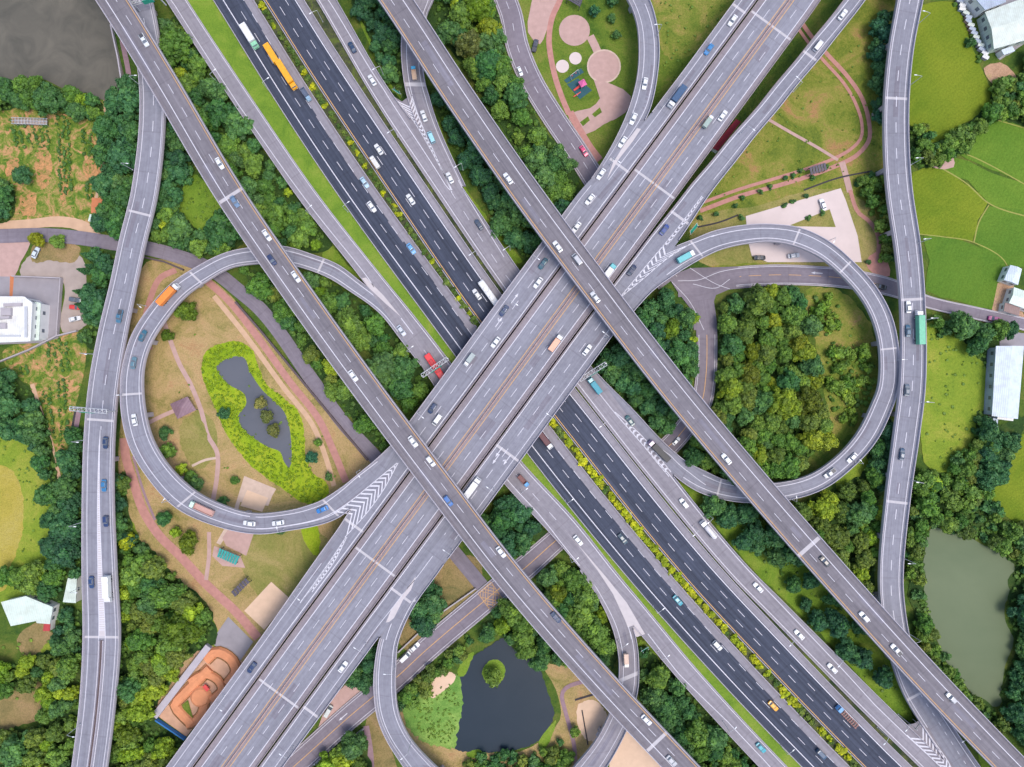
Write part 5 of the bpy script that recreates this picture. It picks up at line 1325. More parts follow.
def car_parts(kind):
    """list of (part name, mesh, colour slot or None)"""
    if kind == 'saloon': L, hw, st = 4.7, .92, [(-2.35,.72,.74),(-2.25,.84,.9),(-1.7,.91,.97),(-1.0,.92,.97),(.8,.92,.95),(1.45,.9,.9),(2.05,.84,.78),(2.35,.68,.6)]; cab = (-1.85,-1.3,.35,1.0,.82,.7,.94,1.46)
    elif kind == 'hatch': L, hw, st = 4.4, .93, [(-2.2,.76,.8),(-2.1,.88,1.0),(-1.6,.93,1.04),(.8,.93,1.0),(1.4,.91,.96),(1.95,.85,.84),(2.2,.7,.64)]; cab = (-2.1,-1.85,.3,1.0,.85,.74,.98,1.62)
    elif kind == 'van': L, hw, st = 4.8, .95, [(-2.4,.85,.9),(-2.3,.93,1.1),(1.5,.95,1.1),(1.95,.93,1.02),(2.3,.86,.9),(2.42,.76,.7)]; cab = (-2.36,-2.25,1.25,2.0,.91,.8,1.05,1.95)
    else: L, hw, st = 5.2, .95, [(-2.6,.86,.8),(-2.5,.93,.98),(-.4,.95,1.0),(1.2,.95,1.0),(1.7,.93,.97),(2.35,.87,.86),(2.6,.72,.66)]; cab = (-.75,-.5,.7,1.45,.86,.72,.98,1.68)
    mb = MB(); loft(mb, [ring(x, w, .3, z, .1) for x, w, z in st])
    xb, rb, rf, xf, bw, rw, zb, zr = cab
    low = [(xb,-bw,zb-.05),(xf,-bw,zb-.05),(xf,bw,zb-.05),(xb,bw,zb-.05)]; top = [(rb,-rw,zr),(rf,-rw,zr),(rf,rw,zr),(rb,rw,zr)]
    c = ((rb + rf) / 2, 0)
    crown = [(c[0] + (p[0] - c[0]) * .8, p[1] * .75, zr + .05) for p in top]
    loft(mb, [low, top, crown])
    parts = [('body', fix(mb.mesh('body', M['car_paint'])), 0)]
    parts.append(('windscreen', pane([low[1], low[2], top[2], top[1]], 'windscreen', shrink=.93), None))
    parts.append(('rear_window', pane([low[3], low[0], top[0], top[3]], 'rear_window', shrink=.88), None))
    parts.append(('side_window', pane([low[0], low[1], top[1], top[0]], 'side_window', shrink=.87), None))
    parts.append(('side_window', pane([low[2], low[3], top[3], top[2]], 'side_window', shrink=.87), None))
    for x in (-L * .29, L * .31):
        for y in (-hw + .06, hw - .06): parts.append(('wheel', wheel(x, y), None))
    xe, we, ze = st[-1]
    for y in (-1, 1):
        parts.append(('headlight', lampbox(xe - .22, y * (we - .08), ze - .12, .3, .3, .13, 'headlight', 'lamp_glass'), None))
        parts.append(('tail_light', lampbox(st[0][0] + .07, y * (st[0][1] - .14), st[0][2] - .16, .14, .26, .13, 'tail_light', 'tail_red'), None))
    if kind == 'pickup':
        mb = MB(); mb.box((-1.65, 0, .99), 1.6, 1.5, .05); parts.append(('cargo_bed', mb.mesh('cargo_bed', M['dark_metal']), None))
    return parts
def truck_parts(L, kind='box', hw=1.1, ht=3.2, cabl=1.9):
    """lorry with the cab at +x"""
    xf = L / 2; xc = xf - cabl; p = []
    mb = MB(); loft(mb, [ring(xc, hw * .96, .5, 2.45 if hw > 1.05 else 2.1, .15), ring(xf - .55, hw * .96, .5, 2.5 if hw > 1.05 else 2.15, .15), ring(xf - .1, hw * .93, .5, 1.55, .15), ring(xf, hw * .86, .5, 1.3, .15)])
    p.append(('cab', fix(mb.mesh('cab', M['car_paint'])), 0)); zt = 2.5 if hw > 1.05 else 2.15
    p.append(('windscreen', pane([(xf - .1, -hw * .84, 1.5), (xf - .1, hw * .84, 1.5), (xf - .55, hw * .78, zt - .02), (xf - .55, -hw * .78, zt - .02)], 'windscreen'), None))
    mb = MB(); mb.box((-.3, 0, .55), L - .8, .9, .25); p.append(('chassis', mb.mesh('chassis', M['dark_metal']), None))
    x1 = xc - .25; x0 = -L / 2
    if kind == 'box':
        mb = rbox(x0, x1, hw, .85, ht, .05); p.append(('cargo_box', fix(mb.mesh('cargo_box', M['box_paint'])), 1))
    elif kind == 'container':
        mb = rbox(x0, x1, hw, .95, ht, .03); k = x0 + .5
        while k < x1 - .3: mb.box((k, 0, ht - .01), .12, hw * 1.9, .05); k += .55
        p.append(('container', fix(mb.mesh('container', M['box_paint'])), 1))
    elif kind == 'tipper':
        mb = MB()
        for (cx, cy, sx, sy) in (((x0 + x1) / 2, -hw + .06, x1 - x0, .12), ((x0 + x1) / 2, hw - .06, x1 - x0, .12), (x0 + .06, 0, .12, hw * 2 - .26), (x1 - .06, 0, .12, hw * 2 - .26)): mb.box((cx, cy, .9), sx, sy, 1.2)
        mb.box(((x0 + x1) / 2, 0, .92), x1 - x0 - .26, hw * 2 - .26, .5)
        p.append(('cargo_bed', mb.mesh('cargo_bed', M['box_paint']), 1))
    elif kind == 'flatbed':
        mb = MB()
        for y in (-.8, .8): mb.box(((x0 + x1) / 2, y, .82), x1 - x0, .22, .28)
        for k in range(9): mb.box((x0 + .5 + k * (x1 - x0 - 1) / 8, 0, .9), .35, hw * 1.9, .14)
        p.append(('load_bed', mb.mesh('load_bed', M['box_paint']), 1))
    elif kind == 'tank':
        mb = MB(); rr = hw * .92; n = 7; xs = [x0, x0 + .25, x0 + .6, x1 - .6, x1 - .25, x1]; rs = [.6, .86, 1, 1, .86, .6]
        loft(mb, [[(x, math.cos(a) * rr * q, .95 + rr + math.sin(a) * rr * q) for a in [k * math.pi / 8 for k in range(16)]] for x, q in zip(xs, rs)])
        p.append(('tank', fix(mb.mesh('tank', M['box_paint'], True)), 1))
    ax_ = [xf - 1.0, x0 + 1.0] + ([x0 + 2.2] if L > 8 else []) + ([xc - 1.2] if L > 9.5 else [])
    for x in ax_:
        for y in (-1, 1): p.append(('wheel', wheel(x, y * (hw - .18), .46, .34), None))
    for y in (-1, 1): p.append(('headlight', lampbox(xf - .02, y * hw * .6, .75, .1, .32, .18, 'headlight', 'lamp_glass'), None))
    return p
def bus_parts(L=11.5, hw=1.25, h=3.2):
    xf = L / 2; mb = MB(); loft(mb, [ring(-xf, hw - .08, .4, h - .15, .18), ring(-xf + .2, hw, .35, h, .18), ring(xf - .5, hw, .35, h, .18), ring(xf, hw - .1, .4, h - .35, .18)])
    p = [('body', fix(mb.mesh('body', M['car_paint'])), 0)]
    p.append(('windscreen', pane([(xf - .08, -hw * .85, 1.3), (xf - .08, hw * .85, 1.3), (xf - .12, hw * .8, 2.7), (xf - .12, -hw * .8, 2.7)], 'windscreen', .08), None))
    for s in (-1, 1):
        mb = MB(); mb.box((0, s * (hw + .004), 1.5), L * .86, .03, .95); p.append(('side_window', mb.mesh('side_window', M['glass']), None))
    for x in (-2.2, 1.8): mb = rbox(x - 1.0, x + 1.0, .75, h - .02, h + .22, .06); p.append(('roof_unit', fix(mb.mesh('roof_unit', M['box_paint'])), 1))
    for x in (-xf + 2.4, xf - 2.5):
        for y in (-1, 1): p.append(('wheel', wheel(x, y * (hw - .15), .48, .3), None))
    for y in (-1, 1): p.append(('headlight', lampbox(xf - .02, y * hw * .65, .8, .1, .3, .18, 'headlight', 'lamp_glass'), None))
    return p
def trailer_parts(L, hw=1.2, ht=3.4):
    mb = rbox(-L / 2, L / 2, hw, .95, ht, .03); k = -L / 2 + .5
    while k < L / 2 - .3: mb.box((k, 0, ht - .01), .12, hw * 1.9, .05); k += .55
    p = [('container', fix(mb.mesh('container', M['box_paint'])), 1)]
    mb = MB(); mb.box((.6, 0, .6), L + 1.0, .8, .22); p.append(('chassis', mb.mesh('chassis', M['dark_metal']), None))
    for x in (-L / 2 + 1, -L / 2 + 2.2, L / 2 - 1.2):
        for y in (-1, 1): p.append(('wheel', wheel(x, y * (hw - .18), .46, .34), None))
    return p
PROTO = {k: car_parts(k) for k in ('saloon', 'hatch', 'van', 'pickup')}
PROTO['bus'] = bus_parts()
NAMES = {'saloon': ('saloon_car', 'car'), 'hatch': ('hatchback_car', 'car'), 'van': ('van', 'van'), 'pickup': ('pickup_truck', 'pickup'), 'bus': ('coach', 'bus')}
def truck(key, L, kind, **kw):
    PROTO[key] = truck_parts(L, kind, **kw); NAMES[key] = ({'box': 'box_truck', 'container': 'container_lorry', 'tipper': 'tipper_lorry', 'flatbed': 'flatbed_lorry', 'tank': 'tanker_lorry'}[kind], 'lorry')
truck('small_box', 5.6, 'box', hw=.92, ht=2.5, cabl=1.5); truck('mid_box', 7.4, 'box', hw=1.1, ht=3.0); truck('long_box', 9.2, 'box', hw=1.2, ht=3.3)
truck('cont', 13.2, 'container', hw=1.22, ht=3.5); truck('cont_s', 10.4, 'container', hw=1.2, ht=3.4); truck('tip', 6.8, 'tipper', hw=1.05); truck('tip_l', 10.0, 'tipper', hw=1.15)
truck('flat', 11.5, 'flatbed', hw=1.15); truck('tank', 8.4, 'tank', hw=1.15); truck('small_tip', 5.4, 'tipper', hw=.9, cabl=1.5)
PROTO['trailer'] = trailer_parts(8.0); NAMES['trailer'] = ('drawbar_trailer', 'trailer'); truck('yellow', 12.2, 'container', hw=1.2, ht=3.4, cabl=2.1)
WH, SIL, NAVY, BLU, SKY, DK, TEA, YLW, RED, GRN, BEI = (.66,.66,.67), (.42,.43,.46), (.02,.035,.10), (.03,.13,.38), (.16,.36,.52), (.025,.028,.035), (.03,.17,.22), (.78,.36,.02), (.6,.03,.035), (.10,.42,.22), (.62,.45,.33)
VG = 'traffic on the interchange'
def drive(kind, px, py, road, fwd, c1, label, c2=None, group=VG, scale=1.0):
    s, t = road.st(px, py); p = road.at(s, t, .012); d = road.tan(s) * fwd; return park(kind, p, math.atan2(d.y, d.x), c1, label, c2, group, scale)
def park(kind, p, ang, c1, label, c2=None, group=VG, scale=1.0):
    nm, cat = NAMES[kind]; o = empty(nm, p, ang); o.scale = (scale,) * 3; tag(o, label, cat, group)
    for (n, me, slot) in PROTO[kind]:
        ch = link(n, me, o)
        if slot is not None: c = c1 if slot == 0 else (c2 or c1); ch.color = (*c, 1)
    return o
dv = drive
# left high flyover (heading down to the right)
dv('pickup',145,41,FA,1,(.6,.62,.64),'silver pickup near the top of the left high flyover, beside the river')
dv('saloon',220.5,164,FA,1,WH,'white car on the left high flyover just above its pale joint')
dv('saloon',235.5,202,FA,1,(.12,.2,.32),'slate blue car on the left high flyover just below its pale joint')
dv('saloon',267.5,235.5,FA,1,WH,'white car on the left high flyover just before it crosses the left loop ramp')
dv('hatch',272.5,260,FA,1,NAVY,'dark navy car on the left high flyover right over the left loop ramp')
dv('saloon',296.5,277,FA,1,WH,'white car on the left high flyover just past the left loop ramp')
dv('saloon',353.5,375.5,FA,1,WH,'white car on the left high flyover alone above the local road')
dv('saloon',413.5,441.5,FA,1,WH,'white car on the left high flyover, upper of two white cars over the wide deck')
dv('hatch',431,461,FA,1,WH,'white car on the left high flyover, lower of two white cars over the wide deck')
dv('hatch',448.5,500.5,FA,1,BLU,'blue car on the left high flyover in the middle of the wide deck')
dv('saloon',501,551.5,FA,1,WH,'white car on the left high flyover just past the wide deck, above the yellow box')
dv('saloon',556,617,FA,1,(.03,.05,.11),'dark blue car on the left high flyover beside the dark pond')
dv('saloon',646,719,FA,1,WH,'white car on the left high flyover just above its lower pale joint')
dv('saloon',671.5,760,FA,1,SIL,'silver car on the left high flyover at the bottom edge')
# right high flyover (heading up to the left)
dv('saloon',508,179,FB,-1,WH,'white car on the right high flyover above the wide deck')
dv('saloon',557.5,247,FB,-1,WH,'white car on the right high flyover in its left lane over the wide deck')
dv('van',577,260,FB,-1,SIL,'silver van on the right high flyover in its right lane over the wide deck')
dv('saloon',595,297.5,FB,-1,(.55,.56,.58),'light silver car on the right high flyover over the orange median lines')
dv('saloon',726,459,FB,-1,WH,'white car on the right high flyover just above the right loop ramp')
dv('saloon',824,561,FB,-1,DK,'dark car on the right high flyover just below its pale joint')
dv('hatch',863,616,FB,-1,WH,'white car on the right high flyover beside the green pond, before the right viaduct')
dv('pickup',895.5,649.5,FB,-1,WH,'white pickup on the right high flyover over the end of the right viaduct')
dv('hatch',950,697,FB,-1,SIL,'silver car on the right high flyover near the lower tip of the green pond')
# left dark carriageway
o = dv('long_box',251.5,39,D1,1,(.25,.55,.35),'box truck with white box and pale green cab at the top of the dark motorway',WH, scale=1.08)
dv('yellow',288,77,D1,1,YLW,'yellow container lorry pulling a yellow trailer on the dark motorway',YLW)
dv('trailer',273.5,56.5,D1,1,YLW,'yellow container trailer coupled behind the yellow lorry',YLW)
dv('small_tip',307,96,D1,1,(.25,.38,.5),'small grey blue lorry by the median below the yellow lorry',(.10,.13,.2))
dv('saloon',365,183,D1,1,(.35,.5,.62),'pale blue car by the median on the left dark carriageway')
dv('saloon',372,207,D1,1,WH,'white car in the middle lane of the left dark carriageway')
dv('saloon',411.5,249,D1,1,(.12,.33,.6),'bright blue car by the median before the wide deck')
dv('mid_box',545.5,440.5,D1,1,WH,'maroon box truck with white cab coming out from under the wide deck',(.09,.02,.03))
dv('saloon',622.5,538.5,D1,1,(.02,.06,.09),'dark car alone on the left dark carriageway below the wide deck')
dv('saloon',677.5,600,D1,1,TEA if False else (.03,.28,.36),'turquoise car on the left dark carriageway')
dv('hatch',717,645,D1,1,WH,'white car on the left dark carriageway below the turquoise car')
dv('saloon',772.5,705,D1,1,YLW,'yellow taxi on the left dark carriageway')
dv('van',820.5,753,D1,1,(.025,.07,.14),'navy van near the bottom edge on the left dark carriageway')
# right dark carriageway
dv('saloon',379,150,D2,-1,WH,'white car on the right dark carriageway beside a small white lorry')
dv('small_box',375.5,163.5,D2,-1,WH,'small white box lorry by the orange line of the right dark carriageway',(.6,.58,.56))
dv('saloon',411,200,D2,-1,WH,'white car by the orange line of the right dark carriageway, below the small lorry')
dv('saloon',477,294.5,D2,-1,WH,'white car beside the white coach, just before the wide deck')
dv('bus',489,294,D2,-1,WH,'long white coach entering under the wide deck',(.7,.7,.7))
dv('flat',846,715.5,D2,-1,(.10,.30,.62),'flatbed lorry with blue cab and reddish bed near the bottom edge',(.22,.09,.08))
# left side road
dv('saloon',401.5,330.5,E1,1,(.5,.53,.6),'silver blue car on the left side road after the left loop joins it')
dv('bus',435.5,366.5,E1,1,(.70,.03,.035),'red coach passing under the sign gantry beside the wide deck',(.45,.03,.04))
dv('small_tip',523.5,480.5,E1,1,(.10,.33,.62),'small lorry with blue cab and dark load below the wide deck',(.16,.05,.05))
dv('saloon',578,540,E1,1,WH,'white car on the left side road before the bottom ramp fork')
dv('saloon',760.5,747,E1,1,(.04,.33,.40),'turquoise car on the left side road at the bottom edge')
# right side road
dv('saloon',352.5,48,E2,-1,(.02,.045,.10),'dark blue car at the top of the right side road')
dv('saloon',372.5,81,E2,-1,WH,'white car at the top of the right side road, below the dark blue car')
dv('saloon',479,225,E2,-1,(.05,.07,.11),'charcoal car on the right side road before the wide deck')
dv('mid_box',594,385.5,E2,-1,(.03,.25,.33),'teal truck half under the wide deck on the right side road',(.03,.26,.34))
dv('saloon',629.5,420.5,E2,-1,(.03,.10,.11),'dark green car where the right loop joins the right side road')
dv('hatch',683.5,503,E2,-1,WH,'white car in the right side road just ahead of the white tanker')
dv('tank',707.5,529,E2,-1,WH,'white tanker lorry on the right side road',(.62,.6,.62))
dv('saloon',757.5,587,E2,-1,WH,'white car on the right side road, uppermost of three below the tanker')
dv('saloon',798.5,634,E2,-1,WH,'white car on the right side road, middle of three below the tanker')
dv('saloon',831.5,667.5,E2,-1,WH,'white car on the right side road, lowest of three below the tanker')
# ramps
dv('small_tip',414.5,74,R2,-1,(.05,.36,.60),'small lorry with bright blue cab and beige load on the short upper ramp',BEI)
dv('saloon',424,116.5,R2,-1,WH,'white car on the short upper ramp beside the chevrons, near the green sign')
dv('van',431.5,138.5,R2,-1,(.30,.58,.68),'light blue van on the short upper ramp beside the chevrons')
dv('saloon',450,179.5,R2,-1,WH,'white car at the lower tip of the upper chevrons')
dv('saloon',644.5,84.5,R1,1,WH,'white car on the curved top ramp, uppermost of four')
dv('saloon',633,118.5,R1,1,WH,'white car on the curved top ramp, second of four')
dv('saloon',622.5,143.5,R1,1,WH,'white car on the curved top ramp, third of four beside the pale gore')
dv('saloon',602,177,R1,1,WH,'white car on the curved top ramp, lowest of four joining the wide deck')
dv('cont_s',171,294.5,L1,1,WH,'orange container lorry with white cab on the left loop',(.80,.24,.04))
dv('saloon',143.5,336,L1,1,(.03,.12,.18),'dark teal car on the left loop, upper of two dark cars')
dv('saloon',134.5,363,L1,1,(.10,.19,.24),'grey blue car on the left loop, lower of two dark cars')
dv('saloon',135.5,420,L1,1,WH,'white car at the leftmost bend of the left loop')
dv('tip_l',203,507.5,L1,1,(.55,.72,.6),'long tipper with pale green cab and pinkish load on the left loop',(.50,.30,.26))
dv('saloon',250,523,L1,1,WH,'white car at the bottom of the left loop behind the long tipper')
dv('saloon',278.5,522.5,L1,1,WH,'white car on the left loop below the bright green pond rim')
dv('saloon',323.5,508.5,L1,1,(.03,.18,.48),'blue car entering the left loop from the wide deck')
dv('mid_box',684.5,258,L2,1,WH,'turquoise box truck with white cab entering the right loop',(.12,.42,.44))
dv('saloon',851,458,L2,1,WH,'white car on the lower right bend of the right loop')
dv('pickup',829,473,L2,1,SIL,'silver pickup on the lower right bend of the right loop')
dv('cont_s',658,450.5,L2,1,(.26,.18,.30),'lorry with black container and mauve cab leaving the right loop',(.018,.02,.025))
dv('small_box',625,658,R4,1,(.7,.68,.64),'small beige and white box lorry on the bottom ramp fork',(.58,.42,.34))
# wide deck
dv('saloon',732,21.5,C1,1,WH,'white car at the top of the wide deck, upper left carriageway')
dv('saloon',708.5,50,C1,1,(.03,.18,.42),'blue car near the top of the wide deck')
dv('long_box',676,98.5,C1,1,WH,'white cabbed lorry with dark blue box on the wide deck by the top ramp',(.03,.08,.17))
dv('saloon',589.5,200,C1,1,WH,'white car on the upper left carriageway just above the right flyover')
dv('saloon',576,228,C1,1,WH,'white car partly hidden by the right flyover')
dv('saloon',543,264,C1,1,(.02,.09,.13),'dark teal car on the wide deck just below the right flyover')
dv('saloon',538,283,C1,1,WH,'white car on the wide deck below the dark teal car')
dv('saloon',504,311,C1,1,(.03,.05,.12),'navy car beside the white road arrows on the wide deck')
dv('saloon',495.5,342.5,C1,1,WH,'white car on the wide deck below the white road arrows')
dv('small_box',469.5,360,C1,1,WH,'small lorry with grey box and white cab on the wide deck near the red coach',(.33,.38,.38))
dv('hatch',432.5,408.5,C1,1,(.02,.04,.10),'dark navy car on the wide deck just above the left flyover')
dv('van',437.5,419.5,C1,1,WH,'white van on the wide deck just above the left flyover')
dv('saloon',252.5,667,C1,1,(.02,.04,.11),'dark blue car on the wide deck beside the grey court')
dv('small_box',707,123,C23,-1,WH,'small lorry with grey green box beside the orange median lines',(.28,.36,.33))
dv('saloon',722,116.5,C23,-1,WH,'white car on the middle carriageway next to the grey green lorry')
dv('mid_box',608.5,272.5,C23,-1,(.08,.40,.44),'white box truck with turquoise cab beside the right flyover',WH)
dv('mid_box',555.5,343,C23,-1,WH,'box truck with peach orange box and white cab on the middle carriageway',(.72,.38,.26))
dv('saloon',842,15.5,C4,-1,WH,'white car on the split carriageway at the top edge')
dv('van',817.5,46.5,C4,-1,WH,'white van on the split carriageway near the top')
dv('saloon',664,230,C4,-1,(.03,.06,.22),'dark blue car beside the right loop chevrons, upper of two')
dv('saloon',631.5,270.5,C4,-1,(.015,.025,.07),'navy car beside the right loop chevrons, lower of two')
dv('saloon',587,350,C4,-1,WH,'white car on the lower right carriageway below the right flyover')
dv('long_box',472.5,487,C4,-1,WH,'white box truck on the lower right carriageway beside the left flyover',WH)
dv('saloon',343.5,666,C4,-1,WH,'white car on the lower right carriageway near the bottom')
# outer viaducts
dv('pickup',120.5,316.5,V1,1,(.05,.15,.24),'dark blue pickup with pale bed on the far left viaduct beside the gravel lot')
dv('saloon',106.5,442.5,V1,1,(.02,.04,.10),'dark navy car on the far left viaduct below the sign gantry')
dv('saloon',105,485,V1,1,(.03,.16,.34),'blue car on the far left viaduct beside the hatched wedge')
dv('hatch',107,521,V1,1,(.02,.04,.12),'dark blue car on the far left viaduct, third below the gantry')
dv('saloon',92.5,582,V1,1,(.02,.05,.14),'dark blue car left of the hatched wedge on the far left viaduct')
dv('cont_s',110,588,V1,1,WH,'white container lorry right of the hatched wedge on the far left viaduct',(.74,.74,.74))
dv('saloon',907.5,307,V2,-1,WH,'white car on the right viaduct beside the green lorry')
dv('cont',917,327.5,V2,-1,WH,'long lorry with green container and white cab on the right viaduct',(.14,.46,.30))
dv('saloon',907,331,V2,-1,(.03,.10,.17),'dark blue car on the right viaduct beside the green lorry')
dv('saloon',906,390,V2,-1,(.09,.12,.16),'dark grey car on the right viaduct below the green lorry')
dv('saloon',901,454,V2,-1,(.02,.06,.12),'dark blue car on the right viaduct near the right loop')
# local roads and parking
dv('saloon',583.5,151.5,T,1,(.62,.05,.16),'pinkish red car on the curving local road below the playground')
dv('saloon',520,72,T,1,(.75,.78,.8),'small white car on the curving local road at the top',scale=.8)
dv('saloon',880,287,LE,1,DK,'dark car on the local road passing under the right loop')
dv('hatch',992.5,319,LE,1,(.28,.03,.16),'magenta car on the lane below the paddy fields')
dv('saloon',415,646.5,LS,-1,WH,'white car on the local road left of the dark pond, upper of two')
dv('van',405.5,656,LS,-1,(.72,.74,.76),'white van on the local road left of the dark pond, lower of two')
dv('saloon',318,762,LS,1,WH,'white car on the local road at the bottom edge',scale=.8)
dv('saloon',676,441,LS,-1,(.7,.72,.76),'pale car on the local road under the right loop',scale=.8)
PG = 'parked cars'
pk = lambda k, x, y, a, c, l, c2=None, s=1.0: park(k, P(x, y, 0) + Vector((0, 0, .1)), math.radians(a), c, l, c2, PG, s)
pk('saloon',37,253,65,(.55,.62,.68),'silver car parked by the driveway at the left edge')
pk('saloon',76,300,-10,(.10,.12,.15),'dark grey car parked on the gravel lot, uppermost of three')
pk('hatch',76.5,307.5,-4,(.55,.04,.03),'red car parked on the gravel lot between dark grey and white cars')
pk('saloon',76,319,12,WH,'white car parked on the gravel lot, lowest of three')
pk('saloon',759,258,0,DK,'black car parked inside the upper right loop, at the car park edge')
pk('saloon',793,256,8,(.5,.52,.56),'silver car parked at the lower edge of the car park')
pk('saloon',822,205,108,(.75,.76,.8),'white car parked alone on the pale car park')
pk('pickup',535,46.5,75,(.06,.06,.08),'black and white pickup parked beside the brick path at the playground')
pk('van',329,710,60,(.55,.58,.56),'grey van parked under the edge of the wide deck at the bottom')
# ------------------------------------------------------------------ buildings, sheds, gantries, lamps, play things
def wpt(px, py, z=0): p = P(px, py, 0); p.z = z; return p
def building(name, label, quad, h, roofmat, wallmat='white_wall', over=.4, ridge=None, windows=3, cat='building', parapet=False, group=None, base_h=None):
    """quad: the roof outline as traced, taken at roof height"""
    pts = [P(x, y, h) for x, y in quad]; c = sum(pts, Vector()) / len(pts); c.z = 0
    root = empty(name, c); tag(root, label, cat, group)
    wl = [c + (p - c) * .96 for p in pts]
    mb = MB(); mb.prism([(p.x, p.y) for p in wl], -.6, h - .12); keep(mb.build('wall', M[wallmat]), root)
    mb = MB()
    if ridge is None:
        mb.prism([(p.x, p.y) for p in pts], h - .11, h + .12)
    else:      # a low gable: the ridge joins the midpoints of two opposite edges
        a, b, d, e = pts; up_ = Vector((0, 0, ridge))
        if (a - b).length > (b - d).length: m0, m1 = (b + d) / 2 + up_, (e + a) / 2 + up_; f = [(a, b, m0, m1), (m1, m0, d, e)]; g = [(b, d, m0), (e, a, m1)]
        else: m0, m1 = (a + b) / 2 + up_, (d + e) / 2 + up_; f = [(b, d, m1, m0), (m0, m1, e, a)]; g = [(a, b, m0), (d, e, m1)]
        for q in f:
            i = [mb.vert(p) for p in q]; j = [mb.vert(p - Vector((0, 0, .16))) for p in q]; mb.face(i); mb.face(j[::-1])
            for k in range(4): l = (k + 1) % 4; mb.face((i[k], j[k], j[l], i[l]))
        for q in g: mb.poly([p - Vector((0, 0, .1)) for p in q])
    o = keep(mb.build('roof', M[roofmat]), root); fix(o.data)
    if parapet:
        mb = MB()
        for a, b in zip(pts, pts[1:] + pts[:1]):
            d = b - a; m = (a + b) / 2; mb.box((m.x, m.y, h + .121), d.length - .3, .25, .5, math.atan2(d.y, d.x))
        keep(mb.build('roof_parapet', M[wallmat]), root)
    n = len(wl)
    for k in range(n):
        a, b = wl[k], wl[(k + 1) % n]; d = (b - a); L = d.length
        if L < 3: continue
        out = Vector((d.y, -d.x, 0)).normalized()
        if out.dot((a + b) / 2 - c) < 0: out = -out
        for i in range(min(windows, int(L / 2.5))):
            m = a.lerp(b, (i + .5) / min(windows, int(L / 2.5))) + out * .03; mb = MB(); mb.box((m.x, m.y, h * .42), 1.4, .08, h * .3, math.atan2(d.y, d.x)); keep(mb.build('window', M['glass']), root)
    return root
def on_roof(root, name, mat, items):
    for (px, py, h, sx, sy, sz, a) in items:
        p = P(px, py, h); mb = MB(); mb.box((p.x, p.y, h + .13), sx, sy, sz, math.radians(a)); keep(mb.build(name, M[mat]), root)
b = building('warehouse', 'large warehouse with pale green white roof in the top right corner', [(985,12),(1040,-8),(1040,36),(994,49)], 5.2, 'roof_pale_green', 'roof_mint', windows=4, ridge=1.2)
building('lean_to_shed', 'grey roofed lean-to behind the pale green warehouse', [(964,-14),(1000,-14),(1006,2),(985,10)], 6, 'roof_grey_blue')
building('small_shed', 'small grey shed below the pale green warehouse', [(1001,50),(1012,46),(1015,51),(1004,55)], 3, 'roof_blue_white', windows=1, cat='shed')
building('house', 'small blue white roofed house beside the paddy fields', [(1010.5,265),(1022,269),(1018,285),(1004,280)], 4, 'roof_blue_white', windows=2, ridge=.8)
building('house', 'mint roofed house below the blue white roofed house', [(1014,287),(1036,295),(1034,312),(1009,303)], 4, 'roof_mint', windows=2, ridge=.8)
building('shed', 'low shed with rusty dark roof at the end of the paddy fields', [(1005,302.5),(1020,306),(1019,316),(1003.5,311)], 3, 'roof_rust', windows=1, cat='shed')
b = building('long_shed', 'long industrial shed with white and grey blue roof at the right edge', [(996,346),(1024,346),(1018,419),(992,416)], 5, 'roof_blue_white', 'roof_grey_blue', windows=6, ridge=1.3)
building('annex', 'small white annex at the lower end of the long shed', [(998,414),(1014,416),(1013,421),(997,419)], 4, 'roof_white', windows=1)
building('yard_shed', 'little grey shed beside the lower end of the long shed', [(993,418),(998,418),(997,432),(993,431)], 3, 'roof_grey_blue', windows=1, cat='shed')
b = building('factory_building', 'white flat roofed factory building at the left edge', [(-20,297),(25,297),(33,303),(31,341),(-20,343)], 8, 'roof_white', windows=4, parapet=True)
on_roof(b, 'roof_plant', 'concrete', [(8,312,8,4,3,1.2,0),(6,318,8,5,1,1.6,4),(4,326,8,3,2.2,1.1,0),(14,305,8,7,1.2,.8,2)]); on_roof(b, 'roof_duct', 'galv', [(27,322,8,1,12,.6,0),(10,336,8,9,.6,.5,0)])
building('extension', 'pale mint roofed extension on the right of the white factory', [(31.5,301),(41,303),(39,340),(30,341)], 5, 'roof_mint', windows=2)
building('tin_roof_house', 'pale mint tin roofed house in the trees at bottom left', [(1,602),(26,596),(53,607),(50,624),(37,623),(36,621),(11,626)], 4.5, 'roof_mint', windows=2)
building('red_lean_to', 'narrow red roofed lean-to on the corner of the mint roofed house', [(46,610),(51,611),(50,631),(43,631)], 3, 'roof_red', windows=0, cat='shed')
building('tin_shed', 'pale tin shed between the trees and the far left viaduct', [(68,578),(77,577),(76,603),(63,602)], 3.2, 'roof_mint', windows=1, cat='shed')
building('clay_roof_shed', 'clay orange roofed shed at the corner of the upper allotments', [(92,198),(110,198),(109,216),(91,213)], 3, 'clay_roof', windows=1, cat='shed')
building('pale_shed', 'small pale shed below the clay orange roofed shed', [(90,214),(101,217),(100,224),(88,221)], 2.5, 'roof_mint', windows=0, cat='shed')
building('red_canopy', 'dark red roofed stall under the wide deck near the top right', [(736,119),(741,122),(718,151),(712,148)], 3.2, 'red_shed', windows=0, cat='stall')
